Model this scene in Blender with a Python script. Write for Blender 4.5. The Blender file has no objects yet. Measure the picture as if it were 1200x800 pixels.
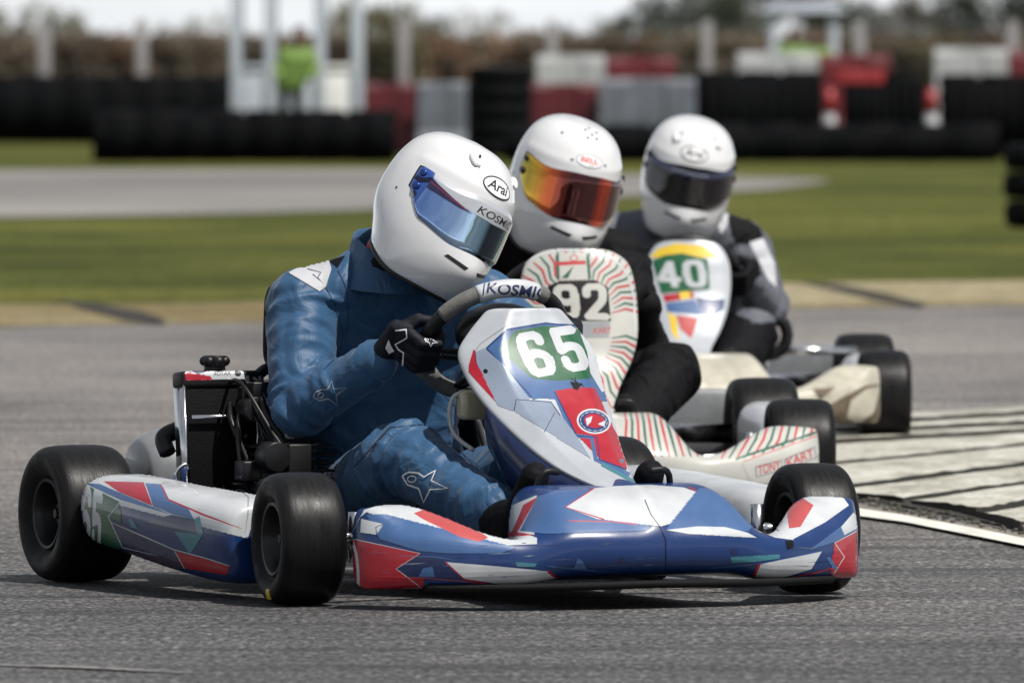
import bpy, bmesh, math, random
from mathutils import Vector, Matrix, noise
from mathutils.bvhtree import BVHTree
random.seed(7)
V = Vector
R = math.radians
SC = bpy.context.scene
COL = SC.collection

# ---------------------------------------------------------------- materials
MATS = {}
def mat(name, col, rough=.5, metal=0., coat=0., spec=.5, noise_amt=0., noise_scale=20., bump=0., bump_scale=60., rough_var=0., sheen=0., coatr=.05, trans=0., stretch=None):
    if name in MATS: return MATS[name]
    m = bpy.data.materials.new(name); m.use_nodes = True
    nt = m.node_tree; b = nt.nodes['Principled BSDF']
    b.inputs['Base Color'].default_value = (*col, 1)
    b.inputs['Roughness'].default_value = rough
    b.inputs['Metallic'].default_value = metal
    b.inputs['Coat Weight'].default_value = coat
    b.inputs['Coat Roughness'].default_value = coatr
    b.inputs['Specular IOR Level'].default_value = spec
    b.inputs['Sheen Weight'].default_value = sheen
    b.inputs['Transmission Weight'].default_value = trans
    tc = nt.nodes.new('ShaderNodeTexCoord')
    src = tc.outputs['Object']
    if stretch:
        mp = nt.nodes.new('ShaderNodeMapping'); mp.inputs['Scale'].default_value = stretch
        nt.links.new(src, mp.inputs['Vector']); src = mp.outputs['Vector']
    if noise_amt > 0 or rough_var > 0:
        n = nt.nodes.new('ShaderNodeTexNoise'); n.inputs['Scale'].default_value = noise_scale
        n.inputs['Detail'].default_value = 6; n.inputs['Roughness'].default_value = .65
        nt.links.new(src, n.inputs['Vector'])
        if noise_amt > 0:
            mx = nt.nodes.new('ShaderNodeMix'); mx.data_type = 'RGBA'
            r = nt.nodes.new('ShaderNodeMapRange'); r.inputs[1].default_value = .3; r.inputs[2].default_value = .7
            nt.links.new(n.outputs['Fac'], r.inputs[0]); nt.links.new(r.outputs[0], mx.inputs['Factor'])
            mx.inputs['A'].default_value = (*[c*(1-noise_amt) for c in col], 1)
            mx.inputs['B'].default_value = (*[min(1, c*(1+noise_amt)) for c in col], 1)
            nt.links.new(mx.outputs['Result'], b.inputs['Base Color'])
        if rough_var > 0:
            r = nt.nodes.new('ShaderNodeMapRange'); r.inputs[1].default_value = .3; r.inputs[2].default_value = .7
            r.inputs[3].default_value = max(.02, rough-rough_var); r.inputs[4].default_value = rough+rough_var
            nt.links.new(n.outputs['Fac'], r.inputs[0]); nt.links.new(r.outputs[0], b.inputs['Roughness'])
    if bump > 0:
        n2 = nt.nodes.new('ShaderNodeTexNoise'); n2.inputs['Scale'].default_value = bump_scale
        n2.inputs['Detail'].default_value = 4
        nt.links.new(src, n2.inputs['Vector'])
        bp = nt.nodes.new('ShaderNodeBump'); bp.inputs['Strength'].default_value = bump; bp.inputs['Distance'].default_value = .004
        nt.links.new(n2.outputs['Fac'], bp.inputs['Height']); nt.links.new(bp.outputs['Normal'], b.inputs['Normal'])
    MATS[name] = m
    return m

def paint(name, col, **k):
    d = dict(rough=.36, coat=.35, noise_amt=.07, noise_scale=9, rough_var=.12, bump=.12, bump_scale=10, coatr=.08); d.update(k)
    return mat(name, col, **d)

P_WHITE = paint('paint white', (.47,.49,.515), noise_amt=.12)
P_BLUE = paint('paint blue', (.004,.028,.125))
P_NAVY = paint('paint navy', (.006,.016,.07))
P_LBLUE = paint('paint light blue', (.045,.105,.25))
P_RED = paint('paint red', (.34,.006,.018))
P_PINK = paint('paint pale red', (.40,.06,.06))  # paler red, glare on the nose wings mixed into the colour
P_GREEN = paint('paint green', (.008,.09,.035))
P_TEAL = paint('paint teal', (.04,.17,.22))
P_SILV = paint('paint silver blue', (.26,.31,.40), metal=.25, rough=.28)
P_BLACK = paint('paint black', (.005,.005,.006), coat=.1, spec=.3)
P_SHELL = paint('paint silver white', (.44,.465,.50), metal=.2)
P_GREY = paint('paint grey', (.25,.265,.28))
P_YELLOW = paint('paint yellow', (.65,.45,.03))
P_CREAM = paint('paint cream', (.40,.38,.31), noise_amt=.2, noise_scale=14)
P_DIRT = paint('paint dirt', (.10,.075,.045), rough=.7, coat=.1, noise_amt=.6, noise_scale=40)
P_CRED = paint('paint clay red', (.42,.03,.035))
P_CGREEN = paint('paint sea green', (.02,.09,.06))
P_PALE = paint('paint pale stripe', (.44,.44,.41))
RUBBER = mat('tyre rubber', (.0035,.0035,.004), rough=.55, noise_amt=.35, noise_scale=30, bump=.25, bump_scale=160, rough_var=.12, spec=.22)
TREAD = mat('tyre tread rubber', (.0065,.0065,.007), rough=.42, noise_amt=.4, noise_scale=12, bump=.15, bump_scale=60, rough_var=.1, stretch=(1,8,1), spec=.2)
BLACKP = mat('black plastic', (.007,.007,.008), spec=.35, rough=.42, noise_amt=.2, noise_scale=40, bump=.1)
BLACKM = mat('black matt', (.006,.006,.007), rough=.8, spec=.2, noise_amt=.2)
SUEDE = mat('grey suede', (.13,.13,.125), rough=.85, noise_amt=.2, noise_scale=60, bump=.3, bump_scale=300)
CHROME = mat('polished steel', (.62,.63,.65), rough=.22, metal=1, noise_amt=.1, rough_var=.1)
ALU = mat('cast aluminium', (.38,.39,.40), rough=.45, metal=1, noise_amt=.2, noise_scale=50, bump=.2)
GREYP = mat('grey plastic', (.17,.18,.19), rough=.4, coat=.3, noise_amt=.1, rough_var=.1)
MAGN = mat('dark magnesium', (.03,.03,.032), rough=.35, metal=.7, noise_amt=.2)
YELM = mat('anodised yellow', (.55,.42,.08), rough=.4, metal=.4)
RESV = mat('reservoir plastic', (.42,.39,.27), rough=.35, noise_amt=.15, noise_scale=25, coat=.3)
FINS = mat('radiator core', (.003,.003,.004), spec=.1, rough=.6, noise_amt=.2, bump=.4, bump_scale=300)
W_HELM = mat('helmet white', (.66,.665,.68), rough=.26, coat=1., coatr=.04, noise_amt=.02, noise_scale=5, rough_var=.06)
W_MARK = mat('white print', (.72,.73,.74), rough=.5, noise_amt=.05)
K_MARK = mat('black print', (.012,.012,.013), rough=.4)
R_MARK = mat('red print', (.5,.015,.02), rough=.4)
G_MARK = mat('grey print', (.28,.30,.34), rough=.6)

def fabric(name, col, rough=.62, sheen=.1, spec=.4):
    m = mat(name, col, rough=rough, sheen=sheen, spec=spec, noise_amt=.07, noise_scale=5)
    nt = m.node_tree; b = nt.nodes['Principled BSDF']
    tc = nt.nodes.new('ShaderNodeTexCoord')
    n1 = nt.nodes.new('ShaderNodeTexNoise'); n1.inputs['Scale'].default_value = 13; n1.inputs['Detail'].default_value = 3; n1.inputs['Distortion'].default_value = 1.6; n1.inputs['Roughness'].default_value = .4
    n2 = nt.nodes.new('ShaderNodeTexNoise'); n2.inputs['Scale'].default_value = 700; n2.inputs['Detail'].default_value = 2
    ad = nt.nodes.new('ShaderNodeMath'); ad.operation = 'MULTIPLY_ADD'; ad.inputs[1].default_value = .02
    nt.links.new(tc.outputs['Object'], n1.inputs['Vector']); nt.links.new(tc.outputs['Object'], n2.inputs['Vector'])
    nt.links.new(n2.outputs['Fac'], ad.inputs[0]); nt.links.new(n1.outputs['Fac'], ad.inputs[2])
    bp = nt.nodes.new('ShaderNodeBump'); bp.inputs['Strength'].default_value = .5; bp.inputs['Distance'].default_value = .02
    nt.links.new(ad.outputs[0], bp.inputs['Height']); nt.links.new(bp.outputs['Normal'], b.inputs['Normal'])
    return m
F_BLUE = fabric('blue suit fabric', (.024,.078,.165), rough=.52, spec=.32)
F_BLACK = fabric('black suit fabric', (.0045,.0045,.006), rough=.75, sheen=0., spec=.15)
F_NAVY = fabric('glove fabric', (.004,.005,.010), rough=.65, sheen=0., spec=.25)
F_GREY = fabric('grey suit fabric', (.085,.092,.115))
F_WHITE = fabric('white suit fabric', (.42,.43,.46))
F_RED = fabric('red balaclava fabric', (.35,.01,.012))
F_LIME = fabric('lime hi-vis fabric', (.15,.25,.05))

# ---------------------------------------------------------------- objects
def tag(o, label=None, cat=None, group=None, kind=None):
    if label: o['label'] = label
    if cat: o['category'] = cat
    if group: o['group'] = group
    if kind: o['kind'] = kind
    return o

def empty(name, loc=(0,0,0), rz=0):
    o = bpy.data.objects.new(name, None); COL.objects.link(o)
    o.location = loc; o.rotation_euler = (0,0,rz); o.empty_display_size = .2
    return o

def link_bm(name, bm, mats, parent=None, smooth=True):
    me = bpy.data.meshes.new(name); bm.to_mesh(me); bm.free()
    if not isinstance(mats, (list, tuple)): mats = [mats]
    for m in mats: me.materials.append(m)
    if smooth: me.polygons.foreach_set('use_smooth', [True]*len(me.polygons))
    o = bpy.data.objects.new(name, me); COL.objects.link(o)
    if parent: o.parent = parent
    return o

def bake(o):
    dg = bpy.context.evaluated_depsgraph_get()
    me = bpy.data.meshes.new_from_object(o.evaluated_get(dg), depsgraph=dg)
    o.modifiers.clear(); old = o.data; o.data = me; me.name = o.name
    bpy.data.meshes.remove(old)
    return o

def subsurf(o, n=2):
    m = o.modifiers.new('s', 'SUBSURF'); m.levels = n; m.render_levels = n
    return bake(o)

def split(o, gap=.004):
    """give every far-apart piece of a part an object of its own with the same name"""
    bm = bmesh.new(); bm.from_mesh(o.data); bm.verts.ensure_lookup_table()
    seen = {}; isl = []
    for v in bm.verts:
        if v.index in seen: continue
        st = [v]; seen[v.index] = len(isl); cur = []
        while st:
            q = st.pop(); cur.append(q.index)
            for e in q.link_edges:
                w = e.other_vert(q)
                if w.index not in seen: seen[w.index] = len(isl); st.append(w)
        isl.append(cur)
    box = []
    for c in isl:
        P = [bm.verts[i].co for i in c]
        box.append((V([min(p[k] for p in P) for k in range(3)]), V([max(p[k] for p in P) for k in range(3)])))
    par = list(range(len(isl)))
    def f(i):
        while par[i] != i: i = par[i]
        return i
    for i in range(len(isl)):
        for j in range(i):
            g = max(max(box[i][0][k]-box[j][1][k], box[j][0][k]-box[i][1][k]) for k in range(3))
            if g < gap: par[f(i)] = f(j)
    groups = sorted({f(i) for i in range(len(isl))}); bm.free()
    if len(groups) < 2: return [o]
    out = [o]
    full = o.data
    for gi, gr in enumerate(groups):
        b = bmesh.new(); b.from_mesh(full); b.verts.ensure_lookup_table()
        keep = {i for k, c in enumerate(isl) if f(k) == gr for i in c}
        bmesh.ops.delete(b, geom=[v for v in b.verts if v.index not in keep], context='VERTS')
        me = bpy.data.meshes.new(o.name); b.to_mesh(me); b.free()
        for m in full.materials: me.materials.append(m)
        if gi == 0: first = me
        else:
            c = o.copy(); c.data = me; COL.objects.link(c); c.name = o.name.split('.')[0]; out.append(c)
    o.data = first
    return out

def bevel(o, w=.003, seg=2, ang=35):
    m = o.modifiers.new('b', 'BEVEL'); m.width = w; m.segments = seg; m.limit_method = 'ANGLE'; m.angle_limit = R(ang)
    return bake(o)

def autosmooth(o, ang=40):
    me = o.data; bm = bmesh.new(); bm.from_mesh(me)
    for e in bm.edges:
        if len(e.link_faces) == 2 and e.calc_face_angle(0) > R(ang): e.smooth = False
    bm.to_mesh(me); bm.free()
    return o

def add_box(bm, c, s, rot=None, mi=0):
    ret = bmesh.ops.create_cube(bm, size=1)
    M = Matrix.Translation(c) @ (rot.to_4x4() if rot else Matrix()) @ Matrix.Diagonal((*s, 1))
    bmesh.ops.transform(bm, matrix=M, verts=ret['verts'])
    for f in {f for v in ret['verts'] for f in v.link_faces}: f.material_index = mi

def add_sphere(bm, c, r, seg=16, rot=None, mi=0):
    ret = bmesh.ops.create_uvsphere(bm, u_segments=seg, v_segments=max(6, seg//2), radius=1)
    s = (r,r,r) if isinstance(r, (int,float)) else r
    M = Matrix.Translation(c) @ (rot.to_4x4() if rot else Matrix()) @ Matrix.Diagonal((*s, 1))
    bmesh.ops.transform(bm, matrix=M, verts=ret['verts'])
    for f in {f for v in ret['verts'] for f in v.link_faces}: f.material_index = mi

def catmull(pts, n=6, closed=False):
    pts = [V(p) for p in pts]; out = []; N = len(pts)
    if N < 3 and not closed: return pts
    rng = range(N if closed else N-1)
    for i in rng:
        if closed: a,b,c,d = pts[(i-1)%N], pts[i], pts[(i+1)%N], pts[(i+2)%N]
        else: a,b,c,d = pts[max(0,i-1)], pts[i], pts[i+1], pts[min(N-1,i+2)]
        for k in range(n):
            t = k/n
            out.append(.5*((2*b)+(c-a)*t+(2*a-5*b+4*c-d)*t*t+(3*b-a-3*c+d)*t**3))
    if not closed: out.append(pts[-1])
    return out

def add_tube(bm, pts, r, seg=10, closed=False, n=6, mi=0, caps=True, smooth_path=True):
    P = catmull(pts, n, closed) if smooth_path and len(pts) > 2 else [V(p) for p in pts]
    N = len(P); rings = []
    t0 = (P[1]-P[0]).normalized()
    up = V((0,0,1)) if abs(t0.z) < .9 else V((1,0,0))
    nrm = (up - t0*up.dot(t0)).normalized()
    for i in range(N):
        if closed: t = (P[(i+1)%N]-P[i-1]).normalized()
        else: t = (P[min(N-1,i+1)]-P[max(0,i-1)]).normalized()
        nrm = (nrm - t*nrm.dot(t)).normalized(); b = t.cross(nrm)
        rr = r(i/(N-1)) if callable(r) else r
        rings.append([bm.verts.new(P[i]+(nrm*math.cos(a)+b*math.sin(a))*rr) for a in [2*math.pi*k/seg for k in range(seg)]])
    for i in range(N if closed else N-1):
        A, B = rings[i], rings[(i+1)%N]
        for k in range(seg):
            f = bm.faces.new((A[k],A[(k+1)%seg],B[(k+1)%seg],B[k])); f.material_index = mi
    if caps and not closed:
        f = bm.faces.new(rings[0][::-1]); f.material_index = mi
        f = bm.faces.new(rings[-1]); f.material_index = mi

def add_lathe(bm, prof, M, seg=48, mis=None, closed=False):
    """prof: list of (radius, axial); axis = local Y"""
    rings = []
    for r, y in prof:
        rings.append([bm.verts.new(M @ V((r*math.cos(a), y, r*math.sin(a)))) for a in [2*math.pi*k/seg for k in range(seg)]])
    n = len(prof)
    for i in range(n if closed else n-1):
        A, B = rings[i], rings[(i+1)%n]
        for k in range(seg):
            f = bm.faces.new((A[k],B[k],B[(k+1)%seg],A[(k+1)%seg]))
            if mis: f.material_index = mis[i % len(mis)]

def add_cyl(bm, a, b, r, r2=None, seg=20, mi=0):
    a, b = V(a), V(b); d = b-a
    ret = bmesh.ops.create_cone(bm, cap_ends=True, segments=seg, radius1=r, radius2=r if r2 is None else r2, depth=d.length)
    M = Matrix.Translation((a+b)/2) @ V((0,0,1)).rotation_difference(d.normalized()).to_matrix().to_4x4()
    bmesh.ops.transform(bm, matrix=M, verts=ret['verts'])
    for f in {f for v in ret['verts'] for f in v.link_faces}: f.material_index = mi

def add_loft(bm, secs, closed_loop=True, cap=True, mi=0):
    rings = [[bm.verts.new(p) for p in s] for s in secs]
    n = len(secs[0])
    for A, B in zip(rings[:-1], rings[1:]):
        for k in range(n if closed_loop else n-1):
            f = bm.faces.new((A[k],A[(k+1)%n],B[(k+1)%n],B[k])); f.material_index = mi
    if cap and closed_loop:
        bm.faces.new(rings[0][::-1]).material_index = mi; bm.faces.new(rings[-1]).material_index = mi
    return rings

def interp(tab, x):
    if x <= tab[0][0]: return tab[0][1:]
    for a, b in zip(tab[:-1], tab[1:]):
        if x <= b[0]:
            t = (x-a[0])/(b[0]-a[0])
            return tuple(p+(q-p)*t for p, q in zip(a[1:], b[1:]))
    return tab[-1][1:]

def hull_spheres(bm, pts, mi=0):
    """convex hull of spheres [(p, r)]"""
    b2 = bmesh.new()
    for p, r in pts:
        ret = bmesh.ops.create_icosphere(b2, subdivisions=2, radius=1)
        s = (r,r,r) if isinstance(r, (int,float)) else r
        bmesh.ops.transform(b2, matrix=Matrix.Translation(p) @ Matrix.Diagonal((*s,1)), verts=ret['verts'])
    res = bmesh.ops.convex_hull(b2, input=b2.verts[:])
    junk = [g for g in res['geom_interior'] if isinstance(g, bmesh.types.BMVert)]
    bmesh.ops.delete(b2, geom=junk, context='VERTS')
    me = bpy.data.meshes.new('t'); b2.to_mesh(me); b2.free(); bm.from_mesh(me); bpy.data.meshes.remove(me)

def voxel(name, bm, voxel_size, mats, parent, smooth_it=4, disp=None):
    o = link_bm(name, bm, mats, parent)
    m = o.modifiers.new('r', 'REMESH'); m.mode = 'VOXEL'; m.voxel_size = voxel_size; m.use_smooth_shade = True
    bake(o)
    b = bmesh.new(); b.from_mesh(o.data)
    for _ in range(smooth_it):
        bmesh.ops.smooth_vert(b, verts=b.verts, factor=.5, use_axis_x=True, use_axis_y=True, use_axis_z=True)
    if disp:
        b.normal_update()
        for v in b.verts: v.co += v.normal*disp(v.co)
    b.to_mesh(o.data); b.free()
    o.data.materials.clear()
    for mm in (mats if isinstance(mats, (list,tuple)) else [mats]): o.data.materials.append(mm)
    o.data.polygons.foreach_set('use_smooth', [True]*len(o.data.polygons))
    return o

# ---------------------------------------------------------------- camera model (used for placement only)
CAM = V((0,0,1.04)); FPX = 12000.; PITCH = math.atan(315/FPX)
def px_dir(px, py):
    x = (px-600)/FPX; y = -(py-400)/FPX
    c, s = math.cos(PITCH), math.sin(PITCH)
    return V((x, c + y*s, -s + y*c)).normalized()
def ground(px, py, z=0.):
    d = px_dir(px, py); t = (z-CAM.z)/d.z
    return V((CAM.x+d.x*t, CAM.y+d.y*t, z))

# ---------------------------------------------------------------- printed marks laid on surfaces
def flat_poly(pts):
    bm = bmesh.new(); f = bm.faces.new([bm.verts.new((x,y,0)) for x, y in pts])
    bmesh.ops.triangulate(bm, faces=[f], quad_method='BEAUTY', ngon_method='EAR_CLIP')
    return bm
def flat_stroke(pts, w, closed=False):
    bm = bmesh.new(); P = [V((*p,0)) for p in pts]; n = len(P); L = []
    ws = w if isinstance(w, (list,tuple)) else [w]*n
    for i in range(n):
        if closed: a, c = P[i-1], P[(i+1)%n]
        else: a, c = P[max(0,i-1)], P[min(n-1,i+1)]
        t1 = (P[i]-a); t2 = (c-P[i])
        t = (t1.normalized()+t2.normalized())
        if t.length < 1e-6: t = t2
        t.normalize(); nn = V((-t.y,t.x,0))
        L.append((bm.verts.new(P[i]+nn*ws[i]/2), bm.verts.new(P[i]-nn*ws[i]/2)))
    for i in range(n if closed else n-1):
        A, B = L[i], L[(i+1)%n]; bm.faces.new((A[0],A[1],B[1],B[0]))
    return bm
def flat_text(s, off=.0, shear=0.):
    cu = bpy.data.curves.new('t', 'FONT'); cu.body = s; cu.offset = off; cu.resolution_u = 5; cu.shear = shear
    o = bpy.data.objects.new('t', cu); COL.objects.link(o)
    dg = bpy.context.evaluated_depsgraph_get(); me = bpy.data.meshes.new_from_object(o.evaluated_get(dg))
    bm = bmesh.new(); bm.from_mesh(me)
    bpy.data.objects.remove(o); bpy.data.curves.remove(cu); bpy.data.meshes.remove(me)
    bmesh.ops.triangulate(bm, faces=bm.faces)
    xs = [v.co.x for v in bm.verts]; ys = [v.co.y for v in bm.verts]
    x0,x1,y0,y1 = min(xs),max(xs),min(ys),max(ys)
    for v in bm.verts: v.co = V(((v.co.x-x0)/(x1-x0), (v.co.y-y0)/(y1-y0), 0))
    return bm
def quad(bm, TL, TR, BR, BL):
    for v in bm.verts:
        u, t = v.co.x, v.co.y
        top = V(TL).lerp(V(TR), u); bot = V(BL).lerp(V(BR), u)
        p = bot.lerp(top, t); v.co = V((p.x,p.y,0))
    return bm
def cut(bm, L):
    sx = sum(v.co.x for v in bm.verts)/len(bm.verts); sy = sum(v.co.y for v in bm.verts)/len(bm.verts)
    sh = V((round(sx/L)*L, round(sy/L)*L, 0))
    for v in bm.verts: v.co = (v.co-sh)/L
    _cut(bm, 1.)
    for v in bm.verts: v.co = v.co*L+sh
    return bm
def _cut(bm, L):
    xs = [v.co.x for v in bm.verts]; ys = [v.co.y for v in bm.verts]
    for lo, hi, no in ((min(xs),max(xs),V((1,0,0))), (min(ys),max(ys),V((0,1,0)))):
        k = math.ceil(lo/L)+.0137
        while k*L < hi:
            bmesh.ops.bisect_plane(bm, geom=bm.verts[:]+bm.edges[:]+bm.faces[:], plane_co=no*(k*L), plane_no=no, dist=1e-4)
            k += 1
    return bm

def flat_sdf(fn, nx, ny):
    """outline of a glyph given as a distance function on the unit square (inside > 0)"""
    bm = bmesh.new(); vals = [[fn(i/nx, j/ny) for j in range(ny+1)] for i in range(nx+1)]; cache = {}
    def vert(p):
        k = (round(p[0]*1e5), round(p[1]*1e5))
        if k not in cache: cache[k] = bm.verts.new((p[0], p[1], 0))
        return cache[k]
    for i in range(nx):
        for j in range(ny):
            C = [(i,j),(i+1,j),(i+1,j+1),(i,j+1)]; poly = []
            for a, b in zip(C, C[1:]+C[:1]):
                va, vb = vals[a[0]][a[1]], vals[b[0]][b[1]]
                if va >= 0: poly.append((a[0]/nx, a[1]/ny))
                if (va >= 0) != (vb >= 0):
                    t = va/(va-vb); t = max(.001, min(.999, t)); poly.append(((a[0]+(b[0]-a[0])*t)/nx, (a[1]+(b[1]-a[1])*t)/ny))
            vs = []
            for p in poly:
                v = vert(p)
                if v not in vs: vs.append(v)
            if len(vs) >= 3:
                try: bm.faces.new(vs)
                except ValueError: pass
    return bm
GLYPH = {
 '6': [[(.80,.76),(.77,.87),(.5,.92),(.23,.86),(.19,.70),(.18,.5),(.19,.28),(.24,.13),(.5,.08),(.76,.13),(.81,.28),(.78,.43),(.5,.52),(.22,.46)]],
 '5': [[(.82,.90),(.22,.90)],[(.22,.90),(.20,.52)],[(.20,.50),(.50,.56),(.77,.50),(.80,.32),(.76,.14),(.5,.08),(.23,.14),(.20,.28)]],
 '9': [[(.20,.24),(.23,.13),(.5,.08),(.77,.14),(.81,.30),(.82,.5),(.81,.72),(.76,.87),(.5,.92),(.24,.87),(.19,.72),(.22,.57),(.5,.48),(.78,.54)]],
 '2': [[(.20,.70),(.23,.86),(.5,.92),(.77,.86),(.80,.70),(.74,.52),(.48,.32),(.22,.11)],[(.20,.10),(.82,.10)]],
 '4': [[(.66,.04),(.66,.94)],[(.66,.94),(.16,.34)],[(.14,.30),(.88,.30)]],
 '0': [[(.5,.92),(.25,.86),(.20,.70),(.19,.5),(.20,.30),(.25,.14),(.5,.08),(.75,.14),(.80,.30),(.81,.5),(.80,.70),(.75,.86),(.5,.92)]]}
def flat_digits(s, hw=.134, aspect=.62, gap=.04):
    out = bmesh.new(); n = len(s); w = (1-gap*(n-1))/n
    for k, ch in enumerate(s):
        segs = []
        for st in GLYPH[ch]:
            P = [V((p[0]*aspect, p[1], 0)) for p in st]
            P = catmull(P, 5) if len(P) > 2 else P
            segs += list(zip(P[:-1], P[1:]))
        def fn(x, y):
            p = V((x*aspect, y, 0)); best = 9
            for a, b in segs:
                d = b-a; t = max(0, min(1, (p-a).dot(d)/max(d.length_squared, 1e-9))); best = min(best, (p-a-d*t).length)
            return hw*aspect*1.15-best if 0 < x < 1 and 0 < y < 1 else -1e-4
        g = flat_sdf(fn, 26, 40)
        for v in g.verts: v.co.x = k*(w+gap)+v.co.x*w
        me = bpy.data.meshes.new('t'); g.to_mesh(me); g.free(); out.from_mesh(me); bpy.data.meshes.remove(me)
    return out

BVH = {}
PEND = {}
def stick(o, flat, ray, m, off=.0008, L=5.):
    """queue a flat outline for the surface of mesh o; ray(u,v) -> origin, direction in o's own space"""
    k = (o.name, id(ray))
    if k not in PEND: PEND[k] = (o, ray, [], [L])
    PEND[k][2].append((flat, m)); PEND[k][3][0] = min(PEND[k][3][0], L)

def lay_prints():
    """cut all outlines queued for a surface into one gap-free sheet (the last one drawn wins) and lay it on that surface"""
    import numpy as np
    from mathutils.geometry import delaunay_2d_cdt
    count = {}
    for (oname, _), (o, ray, layers, Ls) in PEND.items():
        L = Ls[0]*.8; lay = []; allv = []
        if ('panel' in oname or 'suit' in oname) and L > 1: L *= .55
        AY = 3.2 if any(w_ in oname for w_ in ('fairing', 'pod')) and L > 1 else 1.
        for flat, m in layers:
            for v in flat.verts: allv.append((v.co.x, v.co.y))
        A = np.array(allv); c0 = A.mean(axis=0)
        verts, edges = [], []
        for flat, m in layers:
            idx = {}
            for e in flat.edges:
                if len(e.link_faces) == 1:
                    ids = []
                    for v in e.verts:
                        if v not in idx: idx[v] = len(verts); verts.append(V(((v.co.x-c0[0])/L, (v.co.y-c0[1])/L*AY)))
                        ids.append(idx[v])
                    a_, b_ = verts[ids[0]], verts[ids[1]]; n_ = max(1, math.ceil((b_-a_).length/.7)); prev = ids[0]
                    for k_ in range(1, n_):
                        verts.append(a_.lerp(b_, k_/n_)); edges.append((prev, len(verts)-1)); prev = len(verts)-1
                    edges.append((prev, ids[1]))
            bmesh.ops.triangulate(flat, faces=flat.faces)
            T_ = np.array([[((v.co.x-c0[0])/L, (v.co.y-c0[1])/L*AY) for v in f.verts] for f in flat.faces])
            lay.append((T_, m)); flat.free()
        lo = np.min([t.reshape(-1,2).min(axis=0) for t, _m in lay], axis=0); hi = np.max([t.reshape(-1,2).max(axis=0) for t, _m in lay], axis=0)
        y = lo[1]+.31; r = 0
        while y < hi[1]:
            x = lo[0]+.27+(.5 if r % 2 else 0)
            while x < hi[0]: verts.append(V((x, y))); x += 1
            y += .9; r += 1
        ov, oe, of, *_r = delaunay_2d_cdt(verts, edges, [], 0, 1e-4)
        P = np.array([(p.x, p.y) for p in ov]); F = [f for f in of if len(f) == 3]; Fa = np.array(F)
        cen = P[Fa].mean(axis=1); who = np.full(len(F), -1)
        for li in range(len(lay)-1, -1, -1):
            T_, m = lay[li]; l2, h2 = T_.reshape(-1,2).min(axis=0), T_.reshape(-1,2).max(axis=0)
            cand = np.nonzero((who < 0) & (cen[:,0] >= l2[0]) & (cen[:,0] <= h2[0]) & (cen[:,1] >= l2[1]) & (cen[:,1] <= h2[1]))[0]
            if not len(cand): continue
            C = cen[cand]; ins = np.zeros(len(cand), bool)
            for a, b, c in T_:
                d1 = (b[0]-a[0])*(C[:,1]-a[1])-(b[1]-a[1])*(C[:,0]-a[0]); d2 = (c[0]-b[0])*(C[:,1]-b[1])-(c[1]-b[1])*(C[:,0]-b[0]); d3 = (a[0]-c[0])*(C[:,1]-c[1])-(a[1]-c[1])*(C[:,0]-c[0])
                ins |= ((d1 >= 0) & (d2 >= 0) & (d3 >= 0)) | ((d1 <= 0) & (d2 <= 0) & (d3 <= 0))
            who[cand[ins]] = li
        if oname not in BVH:
            b = bmesh.new(); b.from_mesh(o.data); BVH[oname] = BVHTree.FromBMesh(b); b.free()
        tree = BVH[oname]; off = (.0018 if 'suit' in oname else .0007)+.0005*count.get(oname, 0); count[oname] = count.get(oname, 0)+1
        used = sorted({i for f, w_ in zip(F, who) if w_ >= 0 for i in f}); pos, rays = {}, {}
        for i in used:
            og, d = ray(P[i][0]*L+c0[0], P[i][1]*L/AY+c0[1]); rays[i] = (og, d)
            loc, n, _i, dist = tree.ray_cast(og, d)
            if loc is not None:
                if n.dot(d) > 0: n = -n
                pos[i] = (loc+n*off, dist)
        avg = {}
        for f, w_ in zip(F, who):
            if w_ < 0: continue
            hit = [pos[i][1] for i in f if i in pos]
            if hit:
                for i in f:
                    if i not in pos: avg.setdefault(i, []).append(min(hit))
        for i, ds in avg.items():
            og, d = rays[i]; loc, n, _i, dd = tree.find_nearest(og+d*min(ds))
            if dd < .012: pos[i] = (loc+n*off, min(ds))
        for _T, m in lay:
            if m.name not in o.data.materials: o.data.materials.append(m)
        bm = bmesh.new(); bm.from_mesh(o.data); new = {}
        for f, w_ in zip(F, who):
            if w_ < 0 or not all(i in pos for i in f): continue
            ds = [pos[i][1] for i in f]
            if max(ds)-min(ds) > .085: continue
            for i in f:
                if i not in new: new[i] = bm.verts.new(pos[i][0])
            try: nf = bm.faces.new([new[i] for i in f])
            except ValueError: continue
            nf.normal_update()
            if nf.normal.dot(rays[f[0]][1]) > 0: nf.normal_flip()
            nf.material_index = o.data.materials.find(lay[w_][1].name); nf.smooth = True
        bm.to_mesh(o.data); bm.free()
    PEND.clear()

def px_ray(W):
    Wi = W.inverted()
    def ray(u, v):
        d = (Wi.to_3x3() @ px_dir(u, v)).normalized()
        return Wi @ CAM, d
    return ray

def crop(ox, oy, s):
    return lambda pts: [(ox+x/s, oy+y/s) for x, y in pts]
# ================================================================= KARTS
def smooth01(t): t = max(0., min(1., t)); return t*t*(3-2*t)

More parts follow.
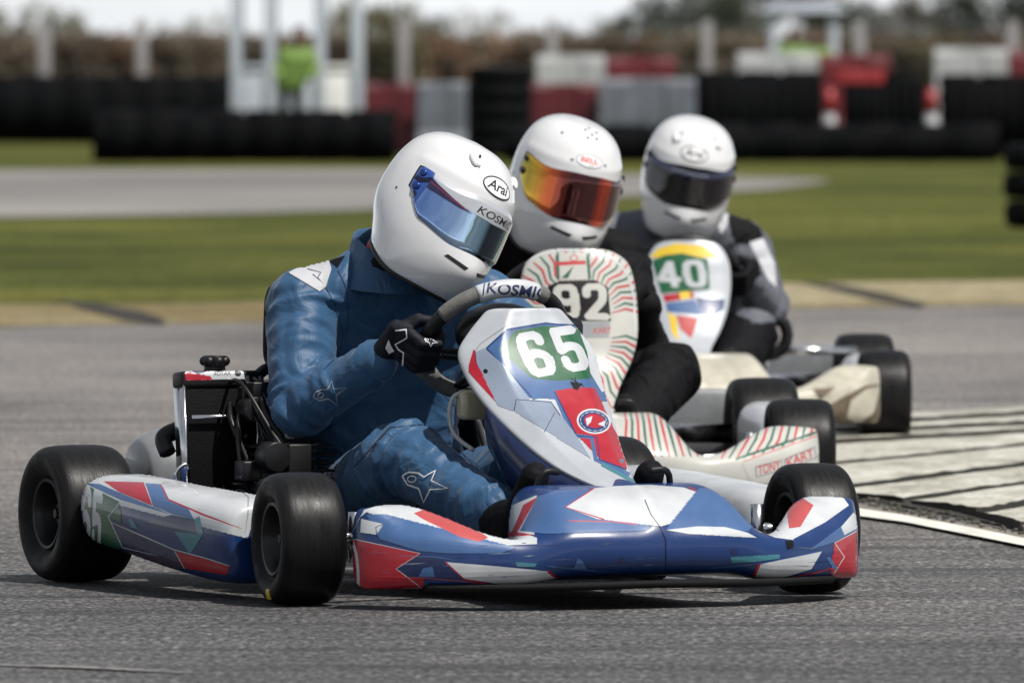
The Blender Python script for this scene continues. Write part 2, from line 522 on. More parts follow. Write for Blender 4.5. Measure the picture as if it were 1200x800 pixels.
XF = [(0,.962),(.10,.960),(.2,.945),(.3,.915),(.38,.880),(.44,.845),(.49,.805),(.52,.775),(.545,.735)]
S_BON = [(.66,.055),(.80,.052),(.93,.056),(.962,.085),(.960,.138),(.949,.152),(.912,.188),(.872,.220),(.80,.236),(.72,.236),(.665,.222),(.655,.14)]
S_DIP = [(.85,.05),(.87,.048),(.94,.045),(.962,.075),(.958,.115),(.945,.132),(.925,.137),(.905,.136),(.885,.130),(.865,.115),(.852,.095),(.848,.07)]
S_WNG = [(.78,.045),(.85,.042),(.95,.040),(.962,.07),(.958,.130),(.946,.147),(.908,.176),(.87,.198),(.825,.204),(.79,.195),(.765,.165),(.765,.10)]
def make_nose(parent, ws=1., body=None, name='front_fairing', yo=0.):
    bm = bmesh.new(); secs = []
    N = 56
    for i in range(N+1):
        s = i/N*2-1; y = .545*math.copysign(abs(s)**.92, s); a = abs(y)
        if a < .17: prof = S_BON
        elif a < .27:
            t = smooth01((a-.17)/.10); prof = [(p[0]+(q[0]-p[0])*t, p[1]+(q[1]-p[1])*t) for p, q in zip(S_BON, S_DIP)]
        elif a < .44:
            t = smooth01((a-.27)/.18); prof = [(p[0]+(q[0]-p[0])*t, p[1]+(q[1]-p[1])*t) for p, q in zip(S_DIP, S_WNG)]
        else: prof = S_WNG
        # crease along the bonnet centre and the nose arching up at the middle
        dx = interp(XF, a)[0]-.962
        ee = smooth01((a-.44)/.10)
        e = 0 if a < .47 else ((a-.47)/.075)**2
        crown = .016*math.exp(-(a/.018)**2)
        rise = .006*math.exp(-(a/.22)**2)
        sec = []
        for j, (x, z) in enumerate(prof):
            zz = z + (rise if j in (1,2,3) else 0)
            if e: zz = .12+(zz-.12)*(1-.10*e) if zz > .12 else zz
            x2 = x+dx
            if ee: x2 = (.962+dx) + (x2-.962-dx)*(1-.80*ee)
            if 5 <= j <= 9 and a < .17: zz += crown
            sec.append((x2, y*ws+yo, zz))
        secs.append(sec)
    add_loft(bm, secs)
    o = link_bm(name, bm, [body or P_BLUE], parent)
    bmx = bmesh.new(); bmx.from_mesh(o.data); bmesh.ops.recalc_face_normals(bmx, faces=bmx.faces); bmx.to_mesh(o.data); bmx.free()
    return subsurf(o, 2)

def make_panel(parent, prof, body, yc=0., back=.045, name='number_panel', fl=.0):
    """prof: (x, z, halfwidth)"""
    P = []
    for a, b, c, d in zip([prof[0]]+prof[:-2], prof[:-1], prof[1:], prof[2:]+[prof[-1]]):
        for k in range(4):
            t = k/4
            P.append(tuple(.5*((2*b[q])+(c[q]-a[q])*t+(2*a[q]-5*b[q]+4*c[q]-d[q])*t*t+(3*b[q]-a[q]-3*c[q]+d[q])*t**3) for q in range(3)))
    P.append(prof[-1])
    bm = bmesh.new(); secs = []
    T = [-1,-.93,-.82,-.70,-.60,-.55,-.38,-.2,0,.2,.38,.55,.60,.70,.82,.93,1] if fl else [-1+2*k/16 for k in range(17)]
    for x, z, h in P:
        front = [(x - (back*abs(t)**2.6*(h/.14) if not fl else fl*max(0, abs(t)-.57)/.43*(h/.14)+.006*abs(t)), yc+h*t, z) for t in T]
        bk = [(p[0]-.012, yc+(p[1]-yc)*.97, p[2]-.006) for p in front[::-1]]
        secs.append(front+bk)
    add_loft(bm, secs)
    bmesh.ops.recalc_face_normals(bm, faces=bm.faces)
    o = link_bm(name, bm, [body], parent)
    return subsurf(o, 1)

def make_wheel(parent, c, Rr, w, yaw, outer, rim_mat=MAGN):
    """c: hub centre in kart space; outer: +1 if the outer face is on +y"""
    e = empty('wheel'); e.parent = parent; e.location = c; e.rotation_euler = (0,0,yaw)
    h = w/2
    prof = [(.066,-h*.74),(.078,-h*.80),(.083,-h*.90),(Rr*.70,-h*1.0),(Rr*.80,-h*1.03),(Rr*.885,-h*1.0),(Rr*.945,-h*.90),(Rr*.978,-h*.77),(Rr*.994,-h*.55),(Rr,-h*.28)]
    prof = prof+[(Rr,0)]+[(r,-y) for r, y in prof[::-1]]
    bm = bmesh.new()
    mis = [0]*5+[1]*10+[0]*5
    add_lathe(bm, prof, Matrix(), 72, mis)
    bmesh.ops.recalc_face_normals(bm, faces=bm.faces)
    ty = link_bm('tyre', bm, [RUBBER, TREAD], e)
    subsurf(ty, 1)
    bm = bmesh.new()
    rp = [(.071,-h*.86),(.074,-h*.82),(.070,-h*.76),(.062,-h*.6),(.058,0),(.062,h*.6),(.070,h*.76),(.074,h*.82),(.071,h*.86),(.066,h*.84),(.058,h*.62),(.054,h*.2),(.05,h*.1),(.022,h*.1),(.022,-h*.1),(.05,-h*.1),(.054,-h*.2),(.058,-h*.62),(.066,-h*.84)]
    add_lathe(bm, rp, Matrix(), 48, closed=True)
    s = outer
    add_cyl(bm, (0,-s*h*.5,0), (0,s*h*.50,0), .024, .022, 20)
    for k in range(3):
        a = k*2*math.pi/3+.4
        p = V((math.cos(a)*.036, 0, math.sin(a)*.036))
        add_cyl(bm, p+V((0,s*h*.05,0)), p+V((0,s*h*.34,0)), .007, seg=6, mi=1)
        add_box(bm, V((math.cos(a)*.04, s*h*.2, math.sin(a)*.04)), (.036,.012,.02), Matrix.Rotation(-a, 3, 'Y'))
    add_cyl(bm, (0,s*h*.50,0), (0,s*h*.62,0), .012, .010, 6, mi=1)
    bmesh.ops.recalc_face_normals(bm, faces=bm.faces)
    autosmooth(link_bm('rim', bm, [rim_mat, MAGN], e), 35)
    return e, ty

SW_C = V((.205, 0, .500)); SW_A = R(42)
E1 = V((0,1,0)); E2 = V((math.sin(SW_A), 0, math.cos(SW_A))); NF = V((math.cos(SW_A), 0, -math.sin(SW_A)))
SW_R = .148
def rim_pt(deg, C=None, r=SW_R):
    a = R(deg); C = C or SW_C
    k = 1.0
    if 215 < deg % 360 < 325: k = .93
    return C + (E1*math.cos(a) + E2*math.sin(a))*r*k

def make_steering(parent, C, top_mat, side_mat):
    sw = empty('steering_wheel'); sw.parent = parent
    def seg(a0, a1, r, m, nm):
        bm = bmesh.new(); n = int(abs(a1-a0)/6)+2
        add_tube(bm, [rim_pt(a0+(a1-a0)*k/(n-1), C) for k in range(n)], r, 14, n=2)
        return link_bm(nm, bm, m, sw)
    bm = bmesh.new(); add_tube(bm, [rim_pt(k*6, C) for k in range(60)], .0155, 14, closed=True, n=1)
    link_bm('rim', bm, BLACKP, sw)
    seg(58, 150, .0170, top_mat, 'rim_grip'); seg(196, 250, .0168, top_mat, 'rim_grip')
    b = seg(68, 118, .0185, P_WHITE, 'rim_band') if top_mat is SUEDE else None
    bm = bmesh.new()
    H = C + NF*.035
    add_cyl(bm, H-NF*.008, H+NF*.008, .052, seg=24)
    add_sphere(bm, H-NF*.012+E2*.045, (.060,.098,.062), 24)
    add_cyl(bm, H+E2*.03, H+NF*.05+E2*.02, .05, .034, 20)
    add_cyl(bm, H+NF*.008, H+NF*.03, .03, .022, seg=20)
    for a in (-8, 188, 252, 288):
        p = rim_pt(a, C, SW_R*.98); q = H + (p-C).normalized()*.035 
        for o_ in (-.009, .009):
            tdir = NF.cross((p-C).normalized())
            add_tube(bm, [q+tdir*o_, q.lerp(p,.5)+tdir*o_+NF*.004, p+tdir*o_*.8], .0055, 8)
    autosmooth(link_bm('hub', bm, BLACKP, sw))
    bm = bmesh.new()
    dd = V((.50,0,.10))-H
    add_tube(bm, [H, H+dd*.5, H+dd], .010, 12, smooth_path=False)
    add_cyl(bm, H+dd*.42, H+dd*.46, .017, seg=16)
    link_bm('steering_column', bm, CHROME, parent)
    return sw, b

def make_pod(parent, side, body, name='side_pod'):
    """side -1 = driver's right; long bulged box between front and rear wheels"""
    secs = []
    X = [-.375,-.36,-.33,-.25,-.15,0,.15,.27,.335,.36,.37]
    for i, x in enumerate(X):
        k = {0:.35,1:.72,2:.9,8:.90,9:.72,10:.4}.get(i, 1.)
        out = .682 - .02*((x+.05)/.35)**2
        zt = .232-.028*(x+.375)/.7; zb = .078-.050*smooth01((x+.36)/.7)
        zm = (zt+zb)/2; hz = (zt-zb)/2
        prof = [(-.18,1),(-.10,1.02),(-.045,.96),(-.012,.72),(0,.30),(-.003,-.25),(-.018,-.75),(-.05,-1),(-.12,-1),(-.18,-.95)]
        e = 0 if 1 < i < 9 else .035*(1-k)
        sec = [(x, side*(out+dy*k-e), zm+hz*f*(.55+.45*k)) for dy, f in prof]
        secs.append(sec)
    bm = bmesh.new(); add_loft(bm, secs)
    bmesh.ops.recalc_face_normals(bm, faces=bm.faces)
    return subsurf(link_bm(name, bm, [body], parent), 2)

def make_seat(parent):
    bm = bmesh.new(); secs = []
    ctr = [(.10,.09,.15),(.02,.055,.165),(-.12,.045,.18),(-.25,.07,.19),(-.34,.16,.195),(-.385,.28,.195),(-.41,.40,.18),(-.43,.50,.14),(-.435,.53,.10)]
    for x, z, w in ctr:
        inner, outer = [], []
        for k in range(13):
            t = -1+2*k/12; lift = .15*abs(t)**3
            nx = .8 if z > .14 else .1
            y = w*math.copysign(abs(t)**.8, t)
            inner.append((x+lift*nx*(.9 if z > .1 else 0), y, z+lift*(1-nx)))
            outer.append((x+lift*nx*(.9 if z > .1 else 0)-.008, y*1.04, z+lift*(1-nx)-.006))
        secs.append(inner+outer[::-1])
    add_loft(bm, secs); bmesh.ops.recalc_face_normals(bm, faces=bm.faces)
    return subsurf(link_bm('seat', bm, BLACKP, parent), 1)

def make_kart(label, O, theta, group='racing karts on the track', panel_prof=None, panel_body=None, nose_body=None, pod_body=None,
              nose_ws=1., panel_y=0., sw_C=None, steer=-7., panel_back=.045, panel_fold=0., ftw=.13, fhalf=.56, sw_mat=None):
    sw_mat = sw_mat or BLACKP
    rz = math.atan2(-math.cos(theta), math.sin(theta))
    k = empty('racing_kart', O, rz); tag(k, label, 'kart', group)
    bpy.context.view_layer.update()
    d = {'root': k, 'W': Matrix.Translation(O) @ Matrix.Rotation(rz, 4, 'Z')}
    d['nose'] = make_nose(k, nose_ws, nose_body, yo=.014 if sw_mat is SUEDE else 0.)
    d['panel'] = make_panel(k, panel_prof, panel_body, panel_y, panel_back, fl=panel_fold)
    d['pod_r'] = make_pod(k, -1, pod_body); d['pod_l'] = make_pod(k, 1, P_WHITE)
    yaw = R(steer)
    fw = ftw
    w1 = make_wheel(k, (.52,-fhalf,.13), .13, fw, yaw, -1); w2 = make_wheel(k, (.52,fhalf,.13), .13, fw, yaw, 1)
    w3 = make_wheel(k, (-.52,-.595,.14), .14, .165, 0, -1); w4 = make_wheel(k, (-.52,.595,.14), .14, .165, 0, 1)
    d['wheels'] = [w1, w2, w3, w4]
    C = sw_C or SW_C; d['swC'] = C
    d['sw'], d['band'] = make_steering(k, C, sw_mat, BLACKP)
    make_seat(k)
    # chassis tubes
    bm = bmesh.new()
    for s in (-1, 1):
        add_tube(bm, [(-.62,s*.30,.075),(-.3,s*.30,.05),(.1,s*.33,.05),(.40,s*.20,.05),(.62,s*.14,.055),(.70,s*.14,.06)], .016, 10)
        add_tube(bm, [(.40,s*.2,.05),(.46,s*.36,.07),(.52,s*.44,.12)], .014, 10)
        add_tube(bm, [(.30,s*.31,.05),(.30,s*.47,.06),(.25,s*.56,.08),(-.25,s*.56,.08),(-.32,s*.5,.07),(-.32,s*.30,.05)], .011, 8)
        add_tube(bm, [(-.30,s*.24,.05),(-.33,s*.25,.20),(-.34,s*.22,.33)], .008, 8)
    add_tube(bm, [(.70,-.14,.06),(.70,.14,.06)], .014, 10, smooth_path=False)
    add_tube(bm, [(-.62,-.30,.075),(-.62,.30,.075)], .016, 10, smooth_path=False)
    add_tube(bm, [(-.1,-.31,.05),(-.1,.31,.05)], .014, 10, smooth_path=False)
    add_tube(bm, [(.62,-.16,.06),(.80,-.18,.07),(.85,0,.07),(.80,.18,.07),(.62,.16,.06)], .009, 8)
    link_bm('chassis_frame', bm, mat('frame paint', (.05,.05,.055), rough=.35, coat=.5, noise_amt=.2), k)
    bm = bmesh.new()
    for s in (-1, 1):
        add_tube(bm, [(.47,s*.14,.10),(.49,s*.44,.13)], .006, 8, smooth_path=False)
        add_cyl(bm, (.52,s*.44,.08), (.52,s*.44,.18), .014)
        add_cyl(bm, (.52,s*.44,.13), (.52,s*.50,.13), .012)
    split(link_bm('steering_linkage', bm, CHROME, k))
    bm = bmesh.new(); add_box(bm, (.28,0,.036), (.86,.36,.005)); add_box(bm, (.42,0,.04), (.5,.42,.006))
    bevel(link_bm('floor_tray', bm, ALU, k), .002)
    bm = bmesh.new(); add_tube(bm, [(-.52,-.56,.14),(-.52,.56,.14)], .025, 16, smooth_path=False)
    link_bm('rear_axle', bm, CHROME, k)
    bm = bmesh.new()
    add_cyl(bm, (-.52,.20,.14), (-.52,.206,.14), .10, seg=36); add_box(bm, (-.44,.203,.15), (.07,.045,.06))
    bevel(link_bm('brake_disc', bm, ALU, k), .002)
    bm = bmesh.new()
    for z in (.10,.18): add_tube(bm, [(-.60,-.24,z),(-.71,-.34,z),(-.715,-.6,z)], .012, 8); add_tube(bm, [(-.60,.24,z),(-.71,.34,z),(-.715,.6,z)], .012, 8); add_tube(bm, [(-.715,-.6,z),(-.715,.6,z)], .013, 8, smooth_path=False)
    add_tube(bm, [(-.67,-.40,.05),(-.67,-.40,.20)], .01, 8, smooth_path=False)
    link_bm('rear_bumper', bm, CHROME, k)
    # rear bodywork caps
    for s in (-1, 1):
        bm = bmesh.new()
        secs = [[(-.70+.02*math.cos(a)*q, s*(.40+dy), .16+.09*math.sin(a)*q) for a in [2*math.pi*j/14 for j in range(14)]] for dy, q in ((-.13,.4),(-.11,.9),(0,1),(.16,1),(.20,.9),(.215,.4))]
        add_loft(bm, secs); bmesh.ops.recalc_face_normals(bm, faces=bm.faces)
        subsurf(link_bm('rear_bumper_cap', bm, GREYP, k), 1)
    # pedals
    for s in (-1, 1):
        bm = bmesh.new()
        add_tube(bm, [(.66,s*.15,.05),(.70,s*.15,.14),(.735,s*.14,.25),(.735,s*.10,.26)], .007, 8)
        add_box(bm, (.69,s*.15,.145), (.008,.022,.07), Matrix.Rotation(R(20),3,'Y'), 1)
        bevel(link_bm('pedal', bm, [BLACKP, YELM], k), .001)
    return d

# ---- kart 65 ------------------------------------------------------------------
TH1 = R(25)
O1 = V((-.129, 20.708, 0))
PROF1 = [(.398,.572,.052),(.400,.569,.080),(.406,.553,.098),(.42,.520,.128),(.44,.484,.152),(.475,.435,.149),(.525,.389,.138),(.585,.345,.121),(.65,.302,.100),(.72,.265,.077),(.79,.240,.053),(.85,.224,.030),(.875,.218,.014)]
K1 = make_kart('blue, white and red kart numbered 65 leading the group, nearest the camera', O1, TH1, panel_prof=PROF1, panel_body=P_SHELL,
               nose_body=P_BLUE, pod_body=P_BLUE, sw_mat=SUEDE, panel_fold=.055)
ray1 = px_ray(K1['W'])
def D(o, pts, m, off=.0008, L=4.): stick(o, flat_poly(pts), RAY, m, off, L)
def S(o, pts, m, w=2., off=.0012, L=5., closed=False): stick(o, flat_stroke(pts, w, closed), RAY, m, off, L)
def T(o, s, q, m, off=.0014, L=5., wt=.012): stick(o, quad(flat_text(s, wt), *q), RAY, m, off, L)
def DG(o, s, q, m, off=.0020): stick(o, quad(flat_digits(s), *q), RAY, m, off, 6.)
RAY = ray1
n = K1['nose']; a6 = crop(400,560,3.75); a7 = crop(700,560,3.75)
D(n, a6([(20,300),(100,140),(250,95),(400,115),(500,190),(640,262),(860,262),(860,290),(640,300),(520,280),(380,240),(190,155),(110,150),(80,175)]), P_WHITE)
D(n, a6([(190,158),(380,245),(520,285),(640,305),(770,305),(700,330),(470,330),(345,320),(170,268),(150,225),(185,200),(110,160)]), P_LBLUE)
D(n, a6([(20,262),(52,268),(345,328),(240,400),(365,492),(360,510),(60,500),(40,400)]), P_RED)
S(n, a6([(48,268),(66,330),(74,400),(76,476)]), P_WHITE, 3.2)
S(n, a6([(60,268),(345,330),(242,398),(362,488)]), P_WHITE, 1.1)
D(n, a6([(88,178),(185,202),(150,215),(155,248),(84,238)]), P_WHITE, .0012)
S(n, a6([(185,202),(152,216),(156,250)]), P_BLUE, 1.0, .0016)
D(n, a6([(318,155),(380,132),(420,140),(520,205),(650,262),(600,280),(520,258),(360,182)]), P_PINK, .0014)
D(n, a6([(347,334),(455,368),(540,440),(350,432),(300,438),(243,398)]), P_NAVY)
D(n, a6([(360,395),(400,388),(410,432),(340,432)]), P_LBLUE, .0012)
D(n, a6([(462,368),(700,388),(910,408),(972,470),(750,472),(540,440)]), P_WHITE)
S(n, a6([(907,408),(992,470)]), P_RED, 3.)
S(n, a6([(455,366),(540,442),(680,470)]), P_RED, 1.4)
S(n, a6([(180,430),(400,440),(640,462)]), P_PINK, [.3,1.,.6])
S(n, a6([(240,340),(420,346),(500,360)]), P_LBLUE, [.3,1.2,.3])
D(n, a6([(735,125),(860,75),(800,125),(785,175),(740,240),(850,248),(700,270),(640,262)]), P_WHITE)
D(n, a6([(862,84),(800,118),(782,165),(752,232),(700,262),(850,250),(775,238)]), P_RED, .0014)
D(n, a6([(785,232),(862,82),(940,55),(1080,45),(970,128),(1150,180),(1350,200),(1350,230),(1000,215),(900,245)]), P_LBLUE)
D(n, a7([(-140,128),(-15,45),(75,36),(215,30),(235,30),(380,42),(455,68),(508,105),(430,170),(280,212),(200,200),(0,180)]), P_WHITE, .0012)
S(n, a7([(30,182),(-140,128),(-15,45)]), P_RED, 1.6, .0016)
S(n, a7([(400,40),(458,68),(510,105),(430,172)]), P_RED, 1.5, .0016)
S(n, a6([(1000,188),(1200,192),(1300,205)]), P_PINK, 1.2, .0016)
D(n, a7([(445,45),(560,48),(620,95),(700,190),(660,235),(560,215),(440,215),(300,225),(430,170),(508,105)]), P_LBLUE)
D(n, a7([(300,228),(440,212),(560,215),(660,240),(700,262),(560,250),(400,245)]), P_WHITE, .0012)  # white band, the reflected glare along the bonnet edge painted in
D(n, a7([(590,66),(640,85),(700,158),(770,205),(800,245),(720,225),(640,140)]), P_RED, .0014)
D(n, a7([(690,225),(800,232),(850,240),(862,272),(780,262)]), P_WHITE, .0010)
D(n, a7([(770,210),(800,100),(850,72),(980,62),(1080,85),(1105,120),(1000,195),(860,268),(835,240)]), P_WHITE)
D(n, a7([(822,92),(900,86),(950,120),(892,215),(842,222),(835,150)]), P_PINK, .0014)
D(n, a7([(930,315),(1120,175),(1160,215),(1042,280)]), P_LBLUE)
D(n, a7([(1070,215),(1125,150),(1165,205),(1085,250)]), P_WHITE, .0012)
D(n, a7([(1040,285),(1165,215),(1165,425),(1022,445),(1085,345)]), P_RED)
S(n, a7([(1158,222),(1042,284),(1085,345),(1025,440)]), P_WHITE, 1.1)
D(n, a7([(715,378),(985,322),(940,398),(800,440),(690,442)]), P_WHITE)
S(n, a7([(712,376),(682,440)]), P_RED, 3.2)
S(n, a7([(850,432),(960,415),(1095,375)]), P_RED, [.5,1.8,.5], .0016)
S(n, a7([(480,395),(640,382),(720,372)]), P_LBLUE, [.3,1.4,.4])
S(n, a7([(715,376),(988,320)]), P_LBLUE, 1.)
S(n, a7([(-220,385),(0,408),(110,415)]), P_LBLUE, [1.0,1.2,.2])
D(n, a7([(585,345),(640,350),(800,335),(802,352),(700,366),(590,372)]), P_TEAL)
D(n, a6([(765,368),(860,374),(850,390),(772,388)]), P_TEAL, .0012)
D(n, a6([(1020,400),(1040,350),(1060,365),(1080,400)]), P_LBLUE, .0014)
D(n, a7([(1005,350),(1022,345),(1055,395),(1040,402)]), P_LBLUE, .0014)
S(n, a7([(208,95),(235,160),(275,215),(300,270),(302,440)]), P_BLACK, 1.1, .0018)  # shade of the centre crease drawn in as a black line
D(n, a7([(825,275),(860,275),(862,305),(835,315)]), P_BLACK, .0016)
for cx_, cy_ in ((105,360),(600,320)):
    D(n, a7([(cx_-14,cy_-10),(cx_+14,cy_-10),(cx_+16,cy_+12),(cx_-12,cy_+14)]), P_NAVY, .0016)

SCUFF = paint('rubbed scuff', (.10,.11,.14), rough=.6, coat=0.); rs_ = random.Random(4)
for _ in range(26):
    x_, y_ = rs_.uniform(425,985), rs_.uniform(636,676); l_ = rs_.uniform(6,34); s_ = rs_.uniform(-.10,.12)
    S(n, [(x_,y_),(x_+l_*.5,y_+l_*.5*s_),(x_+l_,y_+l_*s_+rs_.uniform(-1,1))], rs_.choice((SCUFF, P_NAVY, P_SILV)), [.15,rs_.uniform(.5,1.1),.1])
p = K1['pod_r']; a5 = crop(80,540,3.529)
D(p, a5([(10,130),(20,100),(90,30),(300,38),(500,60),(745,98),(785,150),(765,240),(742,320),(722,280),(700,190),(640,128),(380,92),(140,82),(60,92)]), P_WHITE)
S(p, a5([(60,78),(110,52),(300,62),(500,82),(700,112),(745,150),(742,220),(730,300)]), P_GREY, [.5,1.5,1.5,1.5,2,2,1.5,.5])
D(p, a5([(145,84),(312,88),(350,186),(210,128)]), P_RED, .0012)
D(p, a5([(70,92),(130,95),(350,190),(430,222),(220,162),(75,96)]), P_LBLUE, .0010)
D(p, a5([(318,92),(378,96),(410,155),(500,200),(520,240),(440,222),(352,188)]), P_LBLUE, .0012)
D(p, a5([(388,98),(640,130),(700,175),(724,275),(560,218),(418,160)]), P_WHITE, .0012)
S(p, a5([(382,96),(412,158),(560,222),(720,280)]), P_RED, [1.2,1.6,2.5,.5], .0016)
D(p, a5([(70,96),(215,168),(167,230),(222,352),(130,338),(160,408),(85,392),(30,300),(45,160)]), P_GREEN, .0012)
S(p, a5([(70,94),(215,168),(167,230),(225,356),(450,410)]), P_WHITE, 1.0, .0018)
DG(p, '65', a5([(58,92),(146,128),(134,398),(48,345)]), P_WHITE, .0020)
D(p, a5([(440,290),(530,295),(545,228),(560,300),(505,385)]), P_TEAL, .0012)
D(p, a5([(250,240),(265,235),(290,280),(262,272)]), P_TEAL, .0012)
D(p, a5([(430,222),(522,240),(535,300),(440,290),(300,250)]), P_NAVY, .0010)
D(p, a5([(185,262),(440,372),(455,405),(225,352),(170,232)]), P_NAVY, .0010)
S(p, a5([(180,254),(300,305),(440,366),(560,398),(668,432)]), P_WHITE, [.5,1.6,1.2,1.4,.8], .0018)
D(p, a5([(442,372),(540,396),(668,434),(655,470),(480,442),(458,408)]), P_RED, .0012)
D(p, a5([(180,358),(430,400),(460,410),(482,442),(300,430),(158,405)]), mat('paint plum', (.05,.03,.06), rough=.3, coat=.6, noise_amt=.1), .0012)
S(p, a5([(440,370),(482,444)]), P_WHITE, .9, .0018)

q = K1['panel']; a3 = crop(530,350,3.2)
D(q, a3([(125,185),(205,112),(350,88),(480,105),(520,160),(600,300),(660,345),(620,350),(560,350),(575,385),(440,332),(400,345),(290,372),(190,240)]), P_LBLUE)
D(q, a3([(500,110),(560,190),(640,320),(560,350),(500,250),(470,150)]), P_WHITE, .0012)
D(q, a3([(175,190),(235,120),(345,102),(470,108),(505,200),(520,300),(400,308),(300,300),(240,250)]), P_GREEN, .0014)
S(q, a3([(130,185),(205,118),(345,94),(470,100)]), P_BLUE, 1.8, .0016)
S(q, a3([(130,188),(195,255),(300,372)]), P_BLUE, 1.6, .0016)
DG(q, '6', a3([(222,135),(330,116),(405,280),(295,300)]), P_WHITE, .0020)
DG(q, '5', a3([(350,112),(455,98),(528,262),(425,280)]), P_WHITE, .0020)
D(q, a3([(62,250),(80,190),(88,250),(166,310),(162,385),(100,318),(62,275)]), P_RED, .0012)
S(q, a3([(86,195),(90,250),(167,312)]), P_NAVY, .8, .0016)
D(q, a3([(385,345),(470,332),(535,335),(560,420),(640,560),(655,638),(555,602),(545,520),(468,512)]), P_RED, .0014)
S(q, a3([(300,372),(380,348),(452,512),(522,520),(538,602),(665,660)]), P_LBLUE, 5., .0012)
S(q, a3([(383,348),(466,514),(542,520),(552,604),(652,640)]), P_BLUE, 1.6, .0020)
D(q, a3([(88,200),(120,185),(190,245),(290,375),(240,375),(225,420),(170,400),(166,312),(92,240)]), P_SILV)
D(q, a3([(240,375),(370,385),(410,440),(470,520),(520,600),(470,560),(360,480),(232,420)]), P_SILV, .0010)
S(q, a3([(232,420),(240,378),(370,388),(405,440)]), P_NAVY, 1.0, .0016)
S(q, a3([(345,500),(385,425)]), P_NAVY, .7, .0016)
S(q, a3([(560,620),(690,690),(700,720)]), P_TEAL, 4., .0012)
def ring(cx, cy, rx, ry, n=28, rot=0.):
    return [(cx+rx*math.cos(t)*math.cos(rot)-ry*math.sin(t)*math.sin(rot), cy+rx*math.cos(t)*math.sin(rot)+ry*math.sin(t)*math.cos(rot)) for t in [2*math.pi*k/n for k in range(n)]]
D(q, a3(ring(530,460,64,47,rot=.15)), P_WHITE, .0020)
D(q, a3(ring(530,460,57,41,rot=.15)), P_BLUE, .0024)
S(q, a3(ring(530,460,50,35,rot=.15)), P_WHITE, [.9,.1]*14, .0028, closed=True)
D(q, a3(ring(532,458,38,27,rot=.15)), P_RED, .0028)
D(q, a3([(500,450),(525,440),(520,462),(505,478)]), P_WHITE, .0032); D(q, a3([(545,470),(575,455),(570,480)]), P_WHITE, .0032)
D(q, a3([(440,310),(490,318),(480,328),(470,342),(455,340)]), P_BLACK, .0026)
S(q, a3([(445,300),(495,330)]), P_BLACK, 1.2, .0026); S(q, a3([(460,295),(470,345)]), P_BLACK, 1.2, .0026)
S(q, a3([(85,195),(110,165),(205,100)]), P_GREY, .8, .0014)
for cx_, cy_, r_ in ((125,272,9),(635,608,9)):
    D(q, a3(ring(cx_,cy_,r_,r_,12)), P_BLACK if cx_ < 300 else CHROME, .0036)
# dark hose slot below the panel, support struts
bm = bmesh.new()
for s in (-1,1):
    add_tube(bm, [(.50,s*.07,.12),(.46,s*.085,.28),(.44,s*.09,.42)], .009, 10, n=4)
    add_tube(bm, [(.70,s*.06,.08),(.68,s*.06,.22)], .008, 8)
split(link_bm('panel_bracket', bm, CHROME, K1['root']))
# navy skirts folding back from the lower edges of the panel
for s in (-1,1):
    bm = bmesh.new(); secs = []
    for (x, z, h) in PROF1[6:]:
        t = (x-.525)/.35; dz = .115*math.sin(math.pi*min(1,.22+.78*t))**.8
        a_ = V((x-.045*(h/.14)-.012, s*(h*.97), z-.008)); b_ = V((x-.075-.02*(1-t), s*(h*.72+.012), z-.01-dz))
        secs.append([a_, a_.lerp(b_,.5)+V((0,s*.006,0)), b_, b_+V((-.003,-s*.004,0)), a_.lerp(b_,.5)+V((-.003,s*.001,0)), a_+V((-.003,-s*.005,0))])
    add_loft(bm, secs); bmesh.ops.recalc_face_normals(bm, faces=bm.faces)
    link_bm('panel_skirt', bm, P_NAVY, K1['root'])
bm = bmesh.new(); secs = []
for i in range(41):
    y = .44*(-1+2*i/40); x_ = interp(XF, abs(y))[0]; c_ = .004*math.exp(-(y/.2)**2)
    secs.append([(x_-.014, y+.014, .052+c_),(x_-.006, y+.014, .046+c_),(x_-.016, y+.014, .036+c_),(x_-.05, y+.014, .036+c_),(x_-.05, y+.014, .050+c_)])
add_loft(bm, secs); bmesh.ops.recalc_face_normals(bm, faces=bm.faces)
link_bm('bumper_lip', bm, BLACKM, K1['root'])
# brake reservoir and hoses
bm = bmesh.new(); add_box(bm, (.33,-.100,.380), (.045,.055,.060)); 
o = link_bm('brake_reservoir', bm, RESV, K1['root']); bevel(o, .012, 3)
bm = bmesh.new(); add_tube(bm, [(.33,-.115,.405),(.32,-.135,.395),(.315,-.142,.36),(.325,-.135,.32),(.36,-.11,.29)], .0045, 8)
link_bm('brake_hose', bm, mat('clear hose', (.42,.44,.46), rough=.3, noise_amt=.1), K1['root'])
T(K1['band'], 'KOSMIC', [(572,331),(644,337),(640,350),(570,343)], P_NAVY, .0008, wt=.012)
S(K1['band'], [(568,330),(566,346)], P_NAVY, 1.4)

# engine, radiator on the driver's right
eng = empty('engine'); eng.parent = K1['root']
bm = bmesh.new()
add_box(bm, (-.20,-.31,.14), (.22,.15,.13)); add_cyl(bm, (-.12,-.31,.17), (-.10,-.31,.30), .062); add_cyl(bm, (-.12,-.42,.14), (-.12,-.22,.14), .06)
for k_ in range(7): add_box(bm, (-.11,-.31,.19+k_*.016), (.15,.15,.006))
add_cyl(bm, (-.25,-.40,.15), (-.25,-.37,.15), .075)
bevel(link_bm('crankcase', bm, MAGN, eng), .003)
bm = bmesh.new(); add_cyl(bm, (.0,-.36,.19), (.07,-.37,.19), .035); add_cyl(bm, (-.06,-.34,.20), (0,-.35,.19), .024); add_box(bm, (.0,-.36,.14), (.05,.05,.06)); add_cyl(bm, (-.10,-.31,.30), (-.10,-.31,.345), .013, .009)
split(bevel(link_bm('carburettor', bm, ALU, eng), .002))
